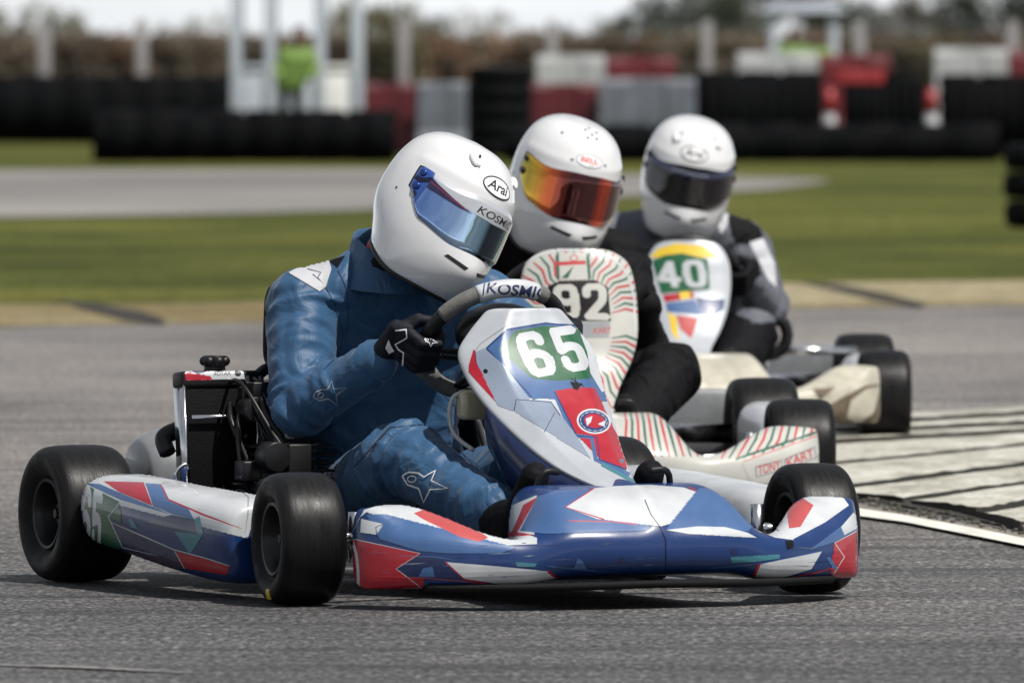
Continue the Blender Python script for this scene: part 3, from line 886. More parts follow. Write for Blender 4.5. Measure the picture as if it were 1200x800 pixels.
bm = bmesh.new(); add_box(bm, (.10,-.40,.175), (.14,.09,.11)); add_cyl(bm, (.05,-.36,.19), (.1,-.4,.175), .04)
bevel(link_bm('air_filter_box', bm, BLACKM, eng), .02, 3)
bm = bmesh.new(); add_tube(bm, [(-.17,-.30,.22),(-.24,-.27,.28),(-.34,-.30,.26),(-.45,-.33,.22),(-.60,-.34,.20)], lambda t: .02+.028*math.sin(math.pi*min(1,t*1.1)), 14)
link_bm('exhaust_pipe', bm, mat('burnt steel', (.10,.09,.085), rough=.45, metal=.8, noise_amt=.4), eng)
rad = empty('radiator'); rad.parent = K1['root']
bm = bmesh.new(); RX, RY = -.22, -.412
rt = Matrix.Rotation(R(-5), 3, 'Y')
add_box(bm, (RX,RY,.275), (.045,.150,.27), rt)
bevel(link_bm('radiator_core', bm, FINS, rad), .003)
bm = bmesh.new(); add_box(bm, (RX-.012,RY,.418), (.055,.172,.034), rt); add_box(bm, (RX+.012,RY,.128), (.055,.165,.03), rt)
split(bevel(link_bm('header_tank', bm, BLACKP, rad), .008, 3)); tank = bpy.context.scene.objects['header_tank']
if min(v.co.z for v in tank.data.vertices) < .3: tank = bpy.context.scene.objects['header_tank.001']
bm = bmesh.new()
for s in (-1,1): add_box(bm, (RX+.001,RY+s*.080,.275), (.05,.006,.27), rt)
add_box(bm, (RX+.030,RY+.002,.345), (.006,.145,.007), rt)
add_tube(bm, [(RX+.04,RY-.082,.20),(RX+.04,RY-.105,.215),(RX+.04,RY-.11,.235),(RX+.04,RY-.09,.25),(RX+.04,RY-.082,.24)], .004, 8)
link_bm('radiator_frame', bm, CHROME, rad)
bm = bmesh.new()
cb = V((RX-.01,RY-.003,.434))
add_cyl(bm, cb, cb+V((0,0,.012)), .022); 
for k_ in range(6): a_ = k_*math.pi/3; add_sphere(bm, cb+V((math.cos(a_)*.019,math.sin(a_)*.019,.022)), (.013,.013,.011), 10)
add_cyl(bm, cb+V((0,0,.012)), cb+V((0,0,.033)), .024)
bevel(link_bm('radiator_cap', bm, BLACKP, rad), .002)
a2 = crop(190,400,4.444)
D(tank, a2([(120,150),(280,128),(420,140),(430,195),(125,200)]), P_WHITE, .0008)
D(tank, a2([(120,160),(160,172),(250,180),(262,200),(122,203)]), P_RED, .0012); D(tank, a2([(150,155),(260,135),(270,142),(190,172)]), P_NAVY, .0012)
T(tank, 'ROTAX', a2([(268,158),(358,155),(358,175),(268,178)]), K_MARK, .0014, wt=.012)
D(tank, a2(ring(394,165,17,17,16)), K_MARK, .0014)
# hoses, wires and seat stay beside the radiator
bm = bmesh.new()
add_tube(bm, [(RX-.01,RY+.08,.415),(RX-.02,RY+.12,.44),(RX-.0,RY+.15,.43),(RX+.03,RY+.15,.37),(-.12,-.31,.33)], .012, 10)
add_tube(bm, [(RX+.01,RY+.08,.13),(RX+.05,RY+.13,.12),(-.12,-.33,.15)], .013, 10)
add_tube(bm, [(RX-.05,RY-.09,.27),(RX-.07,RY-.09,.30),(RX-.07,RY-.06,.315)], .018, 10)
add_tube(bm, [(-.28,-.36,.38),(-.24,-.33,.42),(-.20,-.33,.36),(-.16,-.34,.28)], .005, 6)
split(link_bm('coolant_hose', bm, BLACKP, rad))
bm = bmesh.new()
for (a_, b_) in (((-.30,-.29,.42),(-.16,-.33,.29)), ((-.28,-.31,.38),(-.20,-.36,.30)), ((-.33,-.27,.40),(-.20,-.30,.22))):
    add_tube(bm, [a_, b_], .006, 8, smooth_path=False)
add_box(bm, (-.15,-.37,.265), (.03,.05,.006)); add_box(bm, (-.14,-.38,.21), (.02,.07,.005)); add_box(bm, (-.20,-.38,.33), (.02,.025,.03))
split(link_bm('seat_stay', bm, MAGN, K1['root']))
bm = bmesh.new(); add_sphere(bm, (-.10,-.40,.12), (.05,.05,.05), 16); add_box(bm, (-.05,-.42,.24), (.05,.04,.04)); add_box(bm, (.0,-.34,.26), (.06,.05,.07)); add_box(bm, (-.17,-.36,.38), (.03,.05,.05))
split(bevel(link_bm('ignition_coil', bm, BLACKP, eng), .003))
rr_ = random.Random(2)
for k_ in range(9):
    p0 = V((-.20+rr_.uniform(-.05,.05), -.36+rr_.uniform(-.03,.03), .40+rr_.uniform(-.03,.03))); p1 = V((-.08+rr_.uniform(-.05,.1), -.34+rr_.uniform(-.05,.05), .20+rr_.uniform(-.08,.08)))
    bm = bmesh.new(); add_tube(bm, [p0, p0.lerp(p1,.3)+V((.03,-.03,rr_.uniform(-.02,.06))), p0.lerp(p1,.7)+V((.02,rr_.uniform(-.05,.02),.0)), p1], rr_.choice((.003,.004,.006)), 7)
    link_bm('cable', bm, BLACKP, eng)
bm = bmesh.new(); add_cyl(bm, (-.17,-.37,.36), (-.12,-.37,.36), .026); add_box(bm, (-.14,-.36,.40), (.04,.035,.03)); add_cyl(bm, (-.02,-.39,.27), (.03,-.39,.27), .03)
split(bevel(link_bm('coolant_pump', bm, MAGN, eng), .002))
# exhaust silencer, dull dome behind the side pod
bm = bmesh.new(); add_tube(bm, [(-.60,-.43,.205),(-.60,-.38,.205),(-.60,-.33,.205),(-.60,-.26,.205)], lambda t: .03+.075*math.sin(math.pi*(.12+.76*t))**.5, 24)
link_bm('silencer', bm, GREYP, K1['root'])
# yellow sidewall mark on the driver's right front tyre
ty = K1['wheels'][0][1]
def wheel_ray(r0, a0):   # u: angle deg, v: radius
    def ray(u, v_):
        a = R(u); return V((v_*math.cos(a), -.2, v_*math.sin(a))), V((0,1,0))
    return ray
stick(ty, flat_poly([(268,.098),(282,.098),(282,.118),(268,.118)]), wheel_ray(0,0), P_YELLOW, .0008, L=.01)

# ---- kart 92 ------------------------------------------------------------------
TH2 = R(5.5); O2 = V((.081, 24.97, 0))
PROF2 = [(.38,.618,.04),(.382,.613,.080),(.39,.597,.112),(.40,.572,.132),(.42,.52,.143),(.44,.46,.146),(.46,.405,.143),(.48,.355,.128),(.51,.315,.105),(.56,.285,.085),(.66,.25,.065),(.80,.225,.045),(.86,.215,.03)]
K2 = make_kart('white kart with red and green wavy stripes and number 92, second in line', O2, TH2, panel_prof=PROF2, panel_body=P_PALE,
               nose_body=P_PALE, pod_body=P_PALE, nose_ws=1.07, panel_y=.040, steer=-2., panel_back=.03, ftw=.155, sw_C=V((.18,.02,.480)))
RAY = px_ray(K2['W'])
q = K2['panel']; b3 = crop(590,280,3.6375)
cx0, cy0 = 325, 330
k_ = 0
for a_ in range(-92, 272, 7):
    t = R(a_); cs, sn = math.cos(t), -math.sin(t)
    pts = []
    for r_ in (.0,.33,.66,1.):
        w_ = .06*math.sin(r_*6)
        rr = 135+190*r_ if sn > -.2 else 150+150*r_
        pts.append((cx0+math.cos(t+w_)*rr, cy0-math.sin(t+w_)*rr*1.02+(90 if sn > 0 else 0)))
    S(q, b3(pts), (P_CRED, P_CGREEN)[k_ % 2], [.8,2.4,2.6,1.4], .0010); k_ += 1
D(q, b3([(190,200),(240,180),(390,175),(445,205),(458,350),(200,352)]), P_BLACK, .0014)
DG(q, '92', b3([(205,195),(440,188),(458,348),(215,340)]), P_PALE, .0022)
D(q, b3([(225,75),(235,62),(355,60),(372,80),(368,172),(232,176)]), P_PALE, .0012)
D(q, b3([(222,70),(236,62),(240,172),(228,175)]), P_CGREEN, .0016); D(q, b3([(352,62),(364,66),(374,170),(360,172)]), P_CGREEN, .0016)
D(q, b3([(225,98),(350,92),(352,108),(228,114)]), P_CRED, .0018); S(q, b3(ring(300,82,16,12,14)), P_CRED, 1.3, .0018, closed=True)
D(q, b3([(245,168),(300,115),(275,168)]), P_CGREEN, .0016)
D(q, b3([(205,358),(455,355),(450,420),(240,420)]), P_GREY, .0012); T(q, 'KART', b3([(385,380),(458,376),(458,402),(385,405)]), P_CRED, .0018)
S(q, b3([(70,120),(140,75),(240,48),(400,52),(470,85),(530,150),(556,250),(560,400)]), P_WHITE, 2.4, .0012)
n = K2['nose']; b6 = crop(700,240,2.2225)
k_ = 0
for x_ in range(70, 262, 15):
    c_ = (x_-70)/190
    S(n, b6([(x_,535),(x_+6,565),(x_+4+22*c_,600),(x_+6+46*c_,655)]), (P_CRED, P_CGREEN)[k_ % 2], [1.,2.6,2.8,1.6], .0010); k_ += 1
k_ = 0
for x_ in range(345, 590, 20):
    S(n, b6([(x_+42,548-(.12*(x_-345))+10),(x_+18,585-.1*(x_-345)),(x_+8,610),(x_-22,660)]), (P_CRED, P_CGREEN)[k_ % 2], [.9,2.5,2.8,1.4], .0010); k_ += 1
D(n, b6([(375,668),(590,590),(625,590),(640,720),(400,725)]), P_PALE, .0014)
S(n, b6([(360,662),(590,585)]), P_CGREEN, 2.6, .0018); S(n, b6([(380,668),(592,594)]), P_CRED, 1.0, .0018)
S(n, b6([(412,682),(480,664),(480,690),(414,708),(412,682)]), P_NAVY, 1., .0018); S(n, b6([(488,662),(565,630),(570,658),(490,688),(488,662)]), P_NAVY, 1., .0018)
T(n, 'TONY', b6([(418,680),(476,664),(477,688),(419,704)]), P_CRED, .0020, wt=.012); T(n, 'KART', b6([(492,661),(560,634),(564,656),(494,684)]), P_CRED, .0020, wt=.012)

# ---- kart 40 ------------------------------------------------------------------
TH3 = R(2.5); O3 = V((.455, 29.32, 0))
PROF3 = [(.39,.566,.04),(.392,.560,.080),(.40,.54,.104),(.415,.505,.120),(.43,.46,.124),(.45,.41,.120),(.48,.36,.108),(.52,.31,.085),(.58,.27,.058),(.68,.24,.045),(.80,.222,.035),(.86,.215,.025)]
K3 = make_kart('dirty cream kart numbered 40 on a multicoloured panel, last in line by the kerb', O3, TH3, panel_prof=PROF3, panel_body=P_SHELL,
               nose_body=P_CREAM, pod_body=P_CREAM, panel_y=.025, steer=0., panel_back=.03, fhalf=.57, ftw=.14, sw_C=V((.18,.03,.455)))
K3['nose'].location.z = .022
RAY = px_ray(K3['W'])
q = K3['panel']; c3 = crop(740,120,2.857)
D(q, c3([(60,520),(90,490),(150,472),(240,480),(290,520),(240,512),(150,498),(90,515)]), P_YELLOW, .0010)
D(q, c3([(70,530),(110,512),(170,505),(255,525),(262,625),(170,632),(100,640)]), P_GREEN, .0014)
DG(q, '40', c3([(72,535),(245,525),(258,620),(95,618)]), P_WHITE, .0022)
D(q, c3([(105,645),(205,632),(210,655),(112,668)]), P_RED, .0012); D(q, c3([(160,635),(195,632),(198,655),(165,660)]), P_YELLOW, .0016)
D(q, c3([(212,655),(260,672),(312,660),(308,690),(260,735),(265,700),(225,672)]), P_BLUE, .0012)
D(q, c3([(122,700),(150,720),(158,800),(135,770)]), P_YELLOW, .0012); D(q, c3([(150,712),(225,722),(200,790),(165,760)]), P_PINK, .0012)
D(q, c3([(115,672),(210,660),(250,712),(120,700)]), P_LBLUE, .0010)
n = K3['nose']; c6 = crop(700,240,2.2225)
D(n, c6([(600,545),(640,520),(700,490),(745,485),(735,580),(640,600),(605,590)]), P_DIRT, .0010)
D(n, c6([(660,530),(700,500),(738,492),(720,560),(680,590),(650,575)]), P_CREAM, .0014)
D(n, c6([(560,500),(620,495),(580,530)]), P_DIRT, .0012)
bm = bmesh.new()
add_tube(bm, [V((-.15,.285,.285))+V((0,math.cos(t)*.06,math.sin(t)*.06)) for t in [2*math.pi*k/16 for k in range(16)]], .018, 12, closed=True, n=1)
link_bm('intake_hose', bm, BLACKP, K3['root'])
bm = bmesh.new(); add_tube(bm, [(-.30,.30,.235),(-.35,.56,.235)], .012, 10, smooth_path=False); add_tube(bm, [(-.30,.30,.235),(-.30,.28,.08)], .010, 8, smooth_path=False)
link_bm('support_bar', bm, CHROME, K3['root'])
# ================================================================= HELMETS
#        z     xf     xb     halfwidth
HP = [(.168,.010,-.030,.012),(.164,.052,-.070,.046),(.150,.090,-.108,.080),(.125,.122,-.140,.106),(.09,.146,-.160,.1225),(.05,.160,-.171,.1315),
      (.0,.167,-.174,.135),(-.04,.172,-.170,.1345),(-.08,.177,-.160,.130),(-.115,.174,-.147,.122),(-.145,.163,-.136,.113),(-.165,.145,-.130,.106),(-.172,.130,-.124,.100)]
HPt = sorted([(z,a,b,c) for z,a,b,c in HP])
def helm(az, z, off=0.):
    i = None
    xf, xb, w = interp_s(z)
    cx, a = (xf+xb)/2, (xf-xb)/2
    ca, sa = math.cos(az), math.sin(az)
    e = 1.0
    if z < -.03: e = 1-.12*smooth01((-.03-z)/.1)          # narrower jaw
    x = cx + a*ca; y = w*math.copysign(abs(sa)**(1/e if e else 1), sa)
    nrm = V((ca*w, sa*a, 0)).normalized()
    if z < .02: z = .02 + (z-.02)*(1-.24*smooth01((.55-ca)/1.4))
    return V((x, y, z)) + nrm*off
def interp_s(z):
    T_ = HPt
    if z <= T_[0][0]: return T_[0][1:]
    if z >= T_[-1][0]: return T_[-1][1:]
    for i in range(len(T_)-1):
        if z <= T_[i+1][0]:
            b, c = T_[i], T_[i+1]; a = T_[max(0,i-1)]; d = T_[min(len(T_)-1,i+2)]
            t = (z-b[0])/(c[0]-b[0]); r = []
            for q in (1,2,3):
                m1 = (c[q]-a[q])/(c[0]-a[0])*(c[0]-b[0]); m2 = (d[q]-b[q])/(d[0]-b[0])*(c[0]-b[0])
                r.append((2*t**3-3*t*t+1)*b[q]+(t**3-2*t*t+t)*m1+(-2*t**3+3*t*t)*c[q]+(t**3-t*t)*m2)
            return r

def make_helmet(parent, loc, yaw, pitch, roll, visor_mat, kind, fin=True, s=1.0):
    h = empty('helmet'); h.parent = parent; h.location = loc; h.scale = (s,s,s)
    h.rotation_euler = (Matrix.Rotation(R(yaw),4,'Z') @ Matrix.Rotation(R(pitch),4,'Y') @ Matrix.Rotation(R(roll),4,'X')).to_euler()
    bm = bmesh.new(); NA = 72
    zs = []
    for k in range(49):
        t = k/48; zs.append(.168-.34*(1-math.cos(math.pi*t*.86))/(1-math.cos(math.pi*.86)))
    rings = [[bm.verts.new(helm(2*math.pi*j/NA, z)) for j in range(NA)] for z in zs]
    for A, B in zip(rings[:-1], rings[1:]):
        for j in range(NA): bm.faces.new((A[j],B[j],B[(j+1)%NA],A[(j+1)%NA]))
    top = bm.verts.new((-.010,0,.1695))
    for j in range(NA): bm.faces.new((rings[0][j],rings[0][(j+1)%NA],top))
    # rolled lower lip
    last = rings[-1]
    for (dz, sc) in ((-.004,.97),(.006,.95),(.045,.95)):
        new = [bm.verts.new(V((v.co.x*sc, v.co.y*sc, v.co.z+dz))) for v in last]
        for j in range(NA):
            f = bm.faces.new((last[j],new[j],new[(j+1)%NA],last[(j+1)%NA])); f.material_index = 1
        last_ = new; 
        last = new
    bm.normal_update(); bmesh.ops.recalc_face_normals(bm, faces=bm.faces)
    # chin bar jut and a soft brow ridge
    for v in bm.verts:
        c = v.co
        if c.x > .05 and c.z < -.05: c.x += .012*math.exp(-((c.z+.10)/.035)**2)*math.exp(-(c.y/.06)**2)
        if c.x > 0: c += V((c.x,c.y,0)).normalized()*.0025*math.exp(-((c.z-.082)/.010)**2)
    shell = link_bm('shell', bm, [W_HELM, BLACKM], h)
    subsurf(shell, 1)
    # rubber rim
    bm = bmesh.new(); add_tube(bm, [helm(2*math.pi*j/48, -.172, .001) for j in range(48)], .0055, 8, closed=True, n=1)
    link_bm('edge_trim', bm, BLACKP, h)
    # dark inside with padding, neck hidden by the balaclava
    bm = bmesh.new(); add_sphere(bm, (0,0,-.07), (.125,.095,.10), 24); link_bm('padding', bm, BLACKM, h)
    # visor
    AZ = 82
    def up(a):
        a = abs(a); return .065 + .010*smooth01((a-45)/30) - .010*smooth01((a-10)/40)
    def lo(a):
        a = abs(a); return -.064 + .022*smooth01((a-25)/40) + (.055*smooth01((a-60)/22))
    def patch(name, m, azr, u_, l_, off, na=60, nz=12, thick=True):
        bm = bmesh.new(); g = []
        for i in range(na+1):
            a = -azr+2*azr*i/na; row = []
            for j in range(nz+1):
                z = l_(a)+(u_(a)-l_(a))*j/nz
                edge = min(1, min(i, na-i)/2.)*min(1, min(j, nz-j)/1.)
                row.append(bm.verts.new(helm(R(a), z, off*(.25+.75*edge)-(.002 if not edge else 0))))
            g.append(row)
        for i in range(na):
            for j in range(nz): bm.faces.new((g[i][j],g[i+1][j],g[i+1][j+1],g[i][j+1]))
        o = link_bm(name, bm, [m], h)
        bm2 = bmesh.new(); bm2.from_mesh(o.data); bmesh.ops.recalc_face_normals(bm2, faces=bm2.faces)
        bm2.faces.ensure_lookup_table()
        if bm2.faces[len(bm2.faces)//2].normal.x < 0: bmesh.ops.reverse_faces(bm2, faces=bm2.faces)
        bm2.to_mesh(o.data); bm2.free()
        return o
    patch('visor_gasket', BLACKP, AZ+2.5, lambda a: up(a)+.0035, lambda a: lo(a)-.0035, .0018)
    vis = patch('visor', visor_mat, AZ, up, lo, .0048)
    def cyl(u, v_):
        a = R(u); d = V((math.cos(a), math.sin(a), 0)); return V((0,0,v_/1000.))+d*.5, -d
    def sph(u, v_):
        a, e = R(u), R(v_); d = V((math.cos(e)*math.cos(a), math.cos(e)*math.sin(a), math.sin(e))); return d*.5, -d
    # chin vents
    for s_ in (-1,1):
        stick(shell, flat_poly([(s_*4,-87),(s_*21,-81),(s_*23,-88),(s_*6,-95)]), cyl, K_MARK, .0010, 3.)
    # pivot screws
    bm = bmesh.new()
    for s_ in (-1,1):
        for (aa, zz, rr) in ((74,.052,.009),(74,.020,.010)):
            c = helm(R(aa*s_), zz, .004); nn = V((c.x*.2, c.y, 0)).normalized()
            add_cyl(bm, c, c+nn*.005, rr, rr*.85, 16)
    link_bm('visor_screw', bm, mat('screw blue', (.02,.06,.25), rough=.25, metal=.6) if kind == 'blue' else BLACKP, h)
    # crown vent and side ducts
    if kind in ('blue','dark'):
        for s_ in (-1,1):
            bm = bmesh.new(); a = R(30*s_)
            c = V((.092, s_*.066, .128)); nn = V((.55, s_*.35, .75)).normalized()
            rot = V((0,0,1)).rotation_difference(nn).to_matrix()
            add_sphere(bm, c, (.020,.0085,.008), 16, rot)
            link_bm('vent', bm, W_HELM, h)
            stick(shell, flat_poly([(s_*30-4,46),(s_*30+4,46),(s_*30+3,43),(s_*30,44.5),(s_*30-3,43)]), sph, K_MARK, .002, 3.)
            stick(shell, flat_poly(ring(s_*30, 55, 1.8, 2.2, 10)), sph, K_MARK, .006, 3.)
        stick(shell, flat_poly(ring(-3,35,17,8.3,36)), sph, K_MARK, .0012, 3.)
        stick(shell, flat_poly(ring(-3,35,15.6,7.1,36)), sph, W_MARK, .0016, 3.)
        stick(shell, quad(flat_text('Arai', .02, .25), (-15,39.8),(9.5,39.8),(9.,31.2),(-15.5,31.2)), sph, K_MARK, .0020, 2.)
    else:
        stick(shell, flat_poly(ring(-2,34,14.5,6.0,32)), sph, G_MARK, .0012, 3.)
        stick(shell, flat_poly(ring(-2,34,13.4,5.2,32)), sph, W_MARK, .0016, 3.)
        stick(shell, quad(flat_text('BELL', .03), (-11.5,36.8),(7.5,36.8),(7.5,32.0),(-11.5,32.0)), sph, R_MARK, .0020, 2.)
        stick(shell, flat_poly([(-3,30.6),(3,30.6),(2,30.0),(-2,30.0)]), sph, K_MARK, .0020, 2.)
        for (a_, e_) in ((-20,32),(16,33),(-6,56),(9,57),(2,61),(-10,66),(14,65),(0,70),(-45,55)):
            stick(shell, flat_poly(ring(a_, e_, 1.3/math.cos(R(e_)), 1.1, 10)), sph, K_MARK, .0010, 2.)
    # side marks
    stick(shell, flat_poly(ring(-96,-2,1.4,3.,10)), cyl, K_MARK, .0010, 3.)
    # rear spoiler
    bm = bmesh.new(); secs = []
    for i in range(13):
        t = -1+i/6; y = .062*t; k = (1-abs(t)**3)
        x0, z0 = -.075, .148
        secs.append([(x0+.045, y, .152), (x0+.01, y, .150+.011*k), (x0-.030, y, .138+.014*k), (x0-.050-.010*k, y, .118+.012*k), (x0-.055, y, .108), (x0-.02,y,.12)])
    add_loft(bm, secs); bmesh.ops.recalc_face_normals(bm, faces=bm.faces)
    subsurf(link_bm('spoiler', bm, W_HELM, h), 2)
    if kind == 'blue':
        stick(vis, flat_poly([(-66,78),(-58,74),(-30,69),(0,67),(30,69),(60,75),(60,38),(35,27),(0,22),(-25,25),(-45,36),(-60,50)]), cyl, mat('sun strip silver', (.50,.52,.56), rough=.22, metal=.3, coat=1.), .0006, 3.)
        stick(vis, flat_poly([(-62,50),(-30,27),(-18,20),(-30,19),(-62,26)]), cyl, mat('sun strip dark', (.015,.012,.05), rough=.15, coat=1.), .0010, 3.)
        stick(vis, flat_stroke([(-62,42),(-24,22)], .8), cyl, R_MARK, .0014, 3.)
        stick(vis, quad(flat_text('KOSMIC', .012, .2), (-16,46),(26,46),(26,29),(-16,29)), cyl, K_MARK, .0012, 3.)
        stick(vis, flat_poly([(-81,70),(-66,66),(-61,50),(-63,20),(-66,-25),(-72,-30),(-81,0)]), cyl, mat('visor blue tint', (.03,.10,.42), rough=.2, metal=.5, coat=1.), .0008, 3.)
        stick(vis, flat_poly(ring(-70,2,2.8,6,14)), cyl, K_MARK, .0014, 3.)
        stick(vis, flat_stroke([(-80,38),(-72,34),(-66,40),(-62,50)], [10,12,9,3]), cyl, mat('visor navy print', (.004,.006,.03), rough=.3), .0012, 3.)
    if kind == 'dark':
        stick(vis, flat_poly([(-60,56),(-30,52),(0,50),(30,52),(60,56),(60,42),(30,36),(0,34),(-30,36),(-60,42)]), cyl, mat('sun strip navy', (.02,.025,.07), rough=.25, coat=1.), .0006, 3.)
        stick(vis, quad(flat_text('ALPINESTARS', .012), (-24,49),(16,46),(16,39),(-24,42)), cyl, G_MARK, .0010, 3.)
    return h, shell, vis

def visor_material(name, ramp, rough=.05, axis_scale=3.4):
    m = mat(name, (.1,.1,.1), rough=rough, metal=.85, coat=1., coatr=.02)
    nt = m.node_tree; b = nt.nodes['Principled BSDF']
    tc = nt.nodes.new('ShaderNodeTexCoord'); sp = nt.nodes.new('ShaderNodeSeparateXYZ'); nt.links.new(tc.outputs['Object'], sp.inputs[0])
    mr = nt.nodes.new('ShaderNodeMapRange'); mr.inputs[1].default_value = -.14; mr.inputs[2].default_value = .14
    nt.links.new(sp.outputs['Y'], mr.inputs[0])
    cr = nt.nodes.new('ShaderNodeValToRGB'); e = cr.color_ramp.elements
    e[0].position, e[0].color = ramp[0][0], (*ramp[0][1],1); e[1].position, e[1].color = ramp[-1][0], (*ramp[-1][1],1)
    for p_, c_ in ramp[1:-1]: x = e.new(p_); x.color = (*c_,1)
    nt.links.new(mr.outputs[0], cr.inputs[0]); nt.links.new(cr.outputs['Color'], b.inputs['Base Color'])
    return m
VIS1 = visor_material('blue mirror visor', [(0,(.16,.32,.78)),(.30,(.42,.58,.80)),(.45,(.22,.40,.55)),(.50,(.012,.03,.05)),(.66,(.015,.04,.07)),(.70,(.08,.32,.38)),(.74,(.012,.03,.06)),(1,(.02,.04,.10))])  # dark part and teal streak of the reflection painted into the tint
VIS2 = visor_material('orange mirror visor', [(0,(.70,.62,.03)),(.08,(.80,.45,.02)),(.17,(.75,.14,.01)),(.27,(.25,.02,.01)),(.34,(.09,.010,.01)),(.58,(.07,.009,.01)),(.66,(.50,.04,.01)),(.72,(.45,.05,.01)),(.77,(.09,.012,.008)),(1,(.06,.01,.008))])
VIS3 = visor_material('smoke visor', [(0,(.003,.003,.008)),(1,(.003,.003,.008))], rough=.15)

# ================================================================= DRIVERS
def fold_disp(limbs, amp):
    """cloth folds: rings across each limb, long drapes on the trunk"""
    L = [(V(a), V(b), s) for a, b, s in limbs]
    def f(co):
        best = None
        for a, b, s in L:
            d = b-a; t = max(0., min(1., (co-a).dot(d)/d.length_squared)); q = a+d*t
            k = (co-q).length
            if best is None or k < best[0]: best = (k, t, d, q, s)
        k, t, d, q, s = best
        ax = d.normalized(); al = t*d.length
        r = co-q; r -= ax*r.dot(ax)
        n1 = noise.noise(V((r.x*9, r.y*9, r.z*9)) + ax*al*28*s + d*3)
        n2 = noise.noise(V((r.x*22+5, r.y*22, r.z*22)) + ax*al*70*s)
        n3 = noise.noise(co*6+V((3,1,2)))
        ridge = (1-abs(n1)*2.2)
        bend = .55+.9*max(0, 1-min(t,1-t)*4)
        return amp*(ridge*bend*1.5 + n2*.25 + n3*1.3)
    return f

def hand(parent, deg, side, C, wrist, elbow, m):
    """gloved hand closed around the rim; side -1 = right hand"""
    p = rim_pt(deg, C); o = (E1*math.cos(R(deg))+E2*math.sin(R(deg))); tg = NF.cross(o).normalized()
    if tg.z < 0: tg = -tg
    def P(a, b, c): return p + o*a + NF*b + tg*c
    bm = bmesh.new()
    off = [.036,.013,-.010,-.032]; ln = [1.0,1.08,1.02,.85]
    for c, l in zip(off, ln):
        ch = [(P(.034,-.004,c*.95),.0135),(P(.014+.004*l,.030*l,c),.0118),(P(-.018*l,.031*l,c*.96),.0108),(P(-.030*l,.006,c*.92),.0098)]
        for a, b in zip(ch[:-1], ch[1:]): hull_spheres(bm, [a, b])
    w = V(wrist)
    hull_spheres(bm, [(P(.034,-.004,off[0]*.9),.0135),(P(.034,-.004,off[3]*.95),.0135),(P(.048,-.038,.020),.017),(P(.048,-.036,-.022),.017),(P(.030,-.030,.0),.016)])
    hull_spheres(bm, [(P(.048,-.036,.016),.018),(P(.048,-.036,-.016),.018),(w,.029)])
    th = [(P(.036,-.030,.026),.016),(P(.008,-.032,.044),.0135),(P(-.016,-.022,.046),.0115),(P(-.026,-.004,.040),.0105)]
    for a, b in zip(th[:-1], th[1:]): hull_spheres(bm, [a, b])
    d = (V(elbow)-w).normalized()
    hull_spheres(bm, [(w,.030),(w+d*.03,.034)]); hull_spheres(bm, [(w+d*.03,.034),(w+d*.085,.042)]); hull_spheres(bm, [(w+d*.085,.042),(w+d*.115,.0455)])
    return voxel('glove', bm, .0028, m, parent, 2, disp=lambda co: .0006*noise.noise(co*70)+.0012*(1-abs(noise.noise(co*30))*2))

def boot(parent, heel, toe, ankle, m):
    bm = bmesh.new(); heel, toe, ankle = V(heel), V(toe), V(ankle)
    mid = heel.lerp(toe, .55)
    hull_spheres(bm, [(ankle,.042),(heel,.034)]); hull_spheres(bm, [(heel,.034),(mid,.036),(ankle,.036)])
    hull_spheres(bm, [(heel,.030),(mid,.037)]); hull_spheres(bm, [(mid,.037),(toe,.030)])
    return voxel('boot', bm, .005, m, parent, 2, disp=lambda co: .0012*noise.noise(co*40))

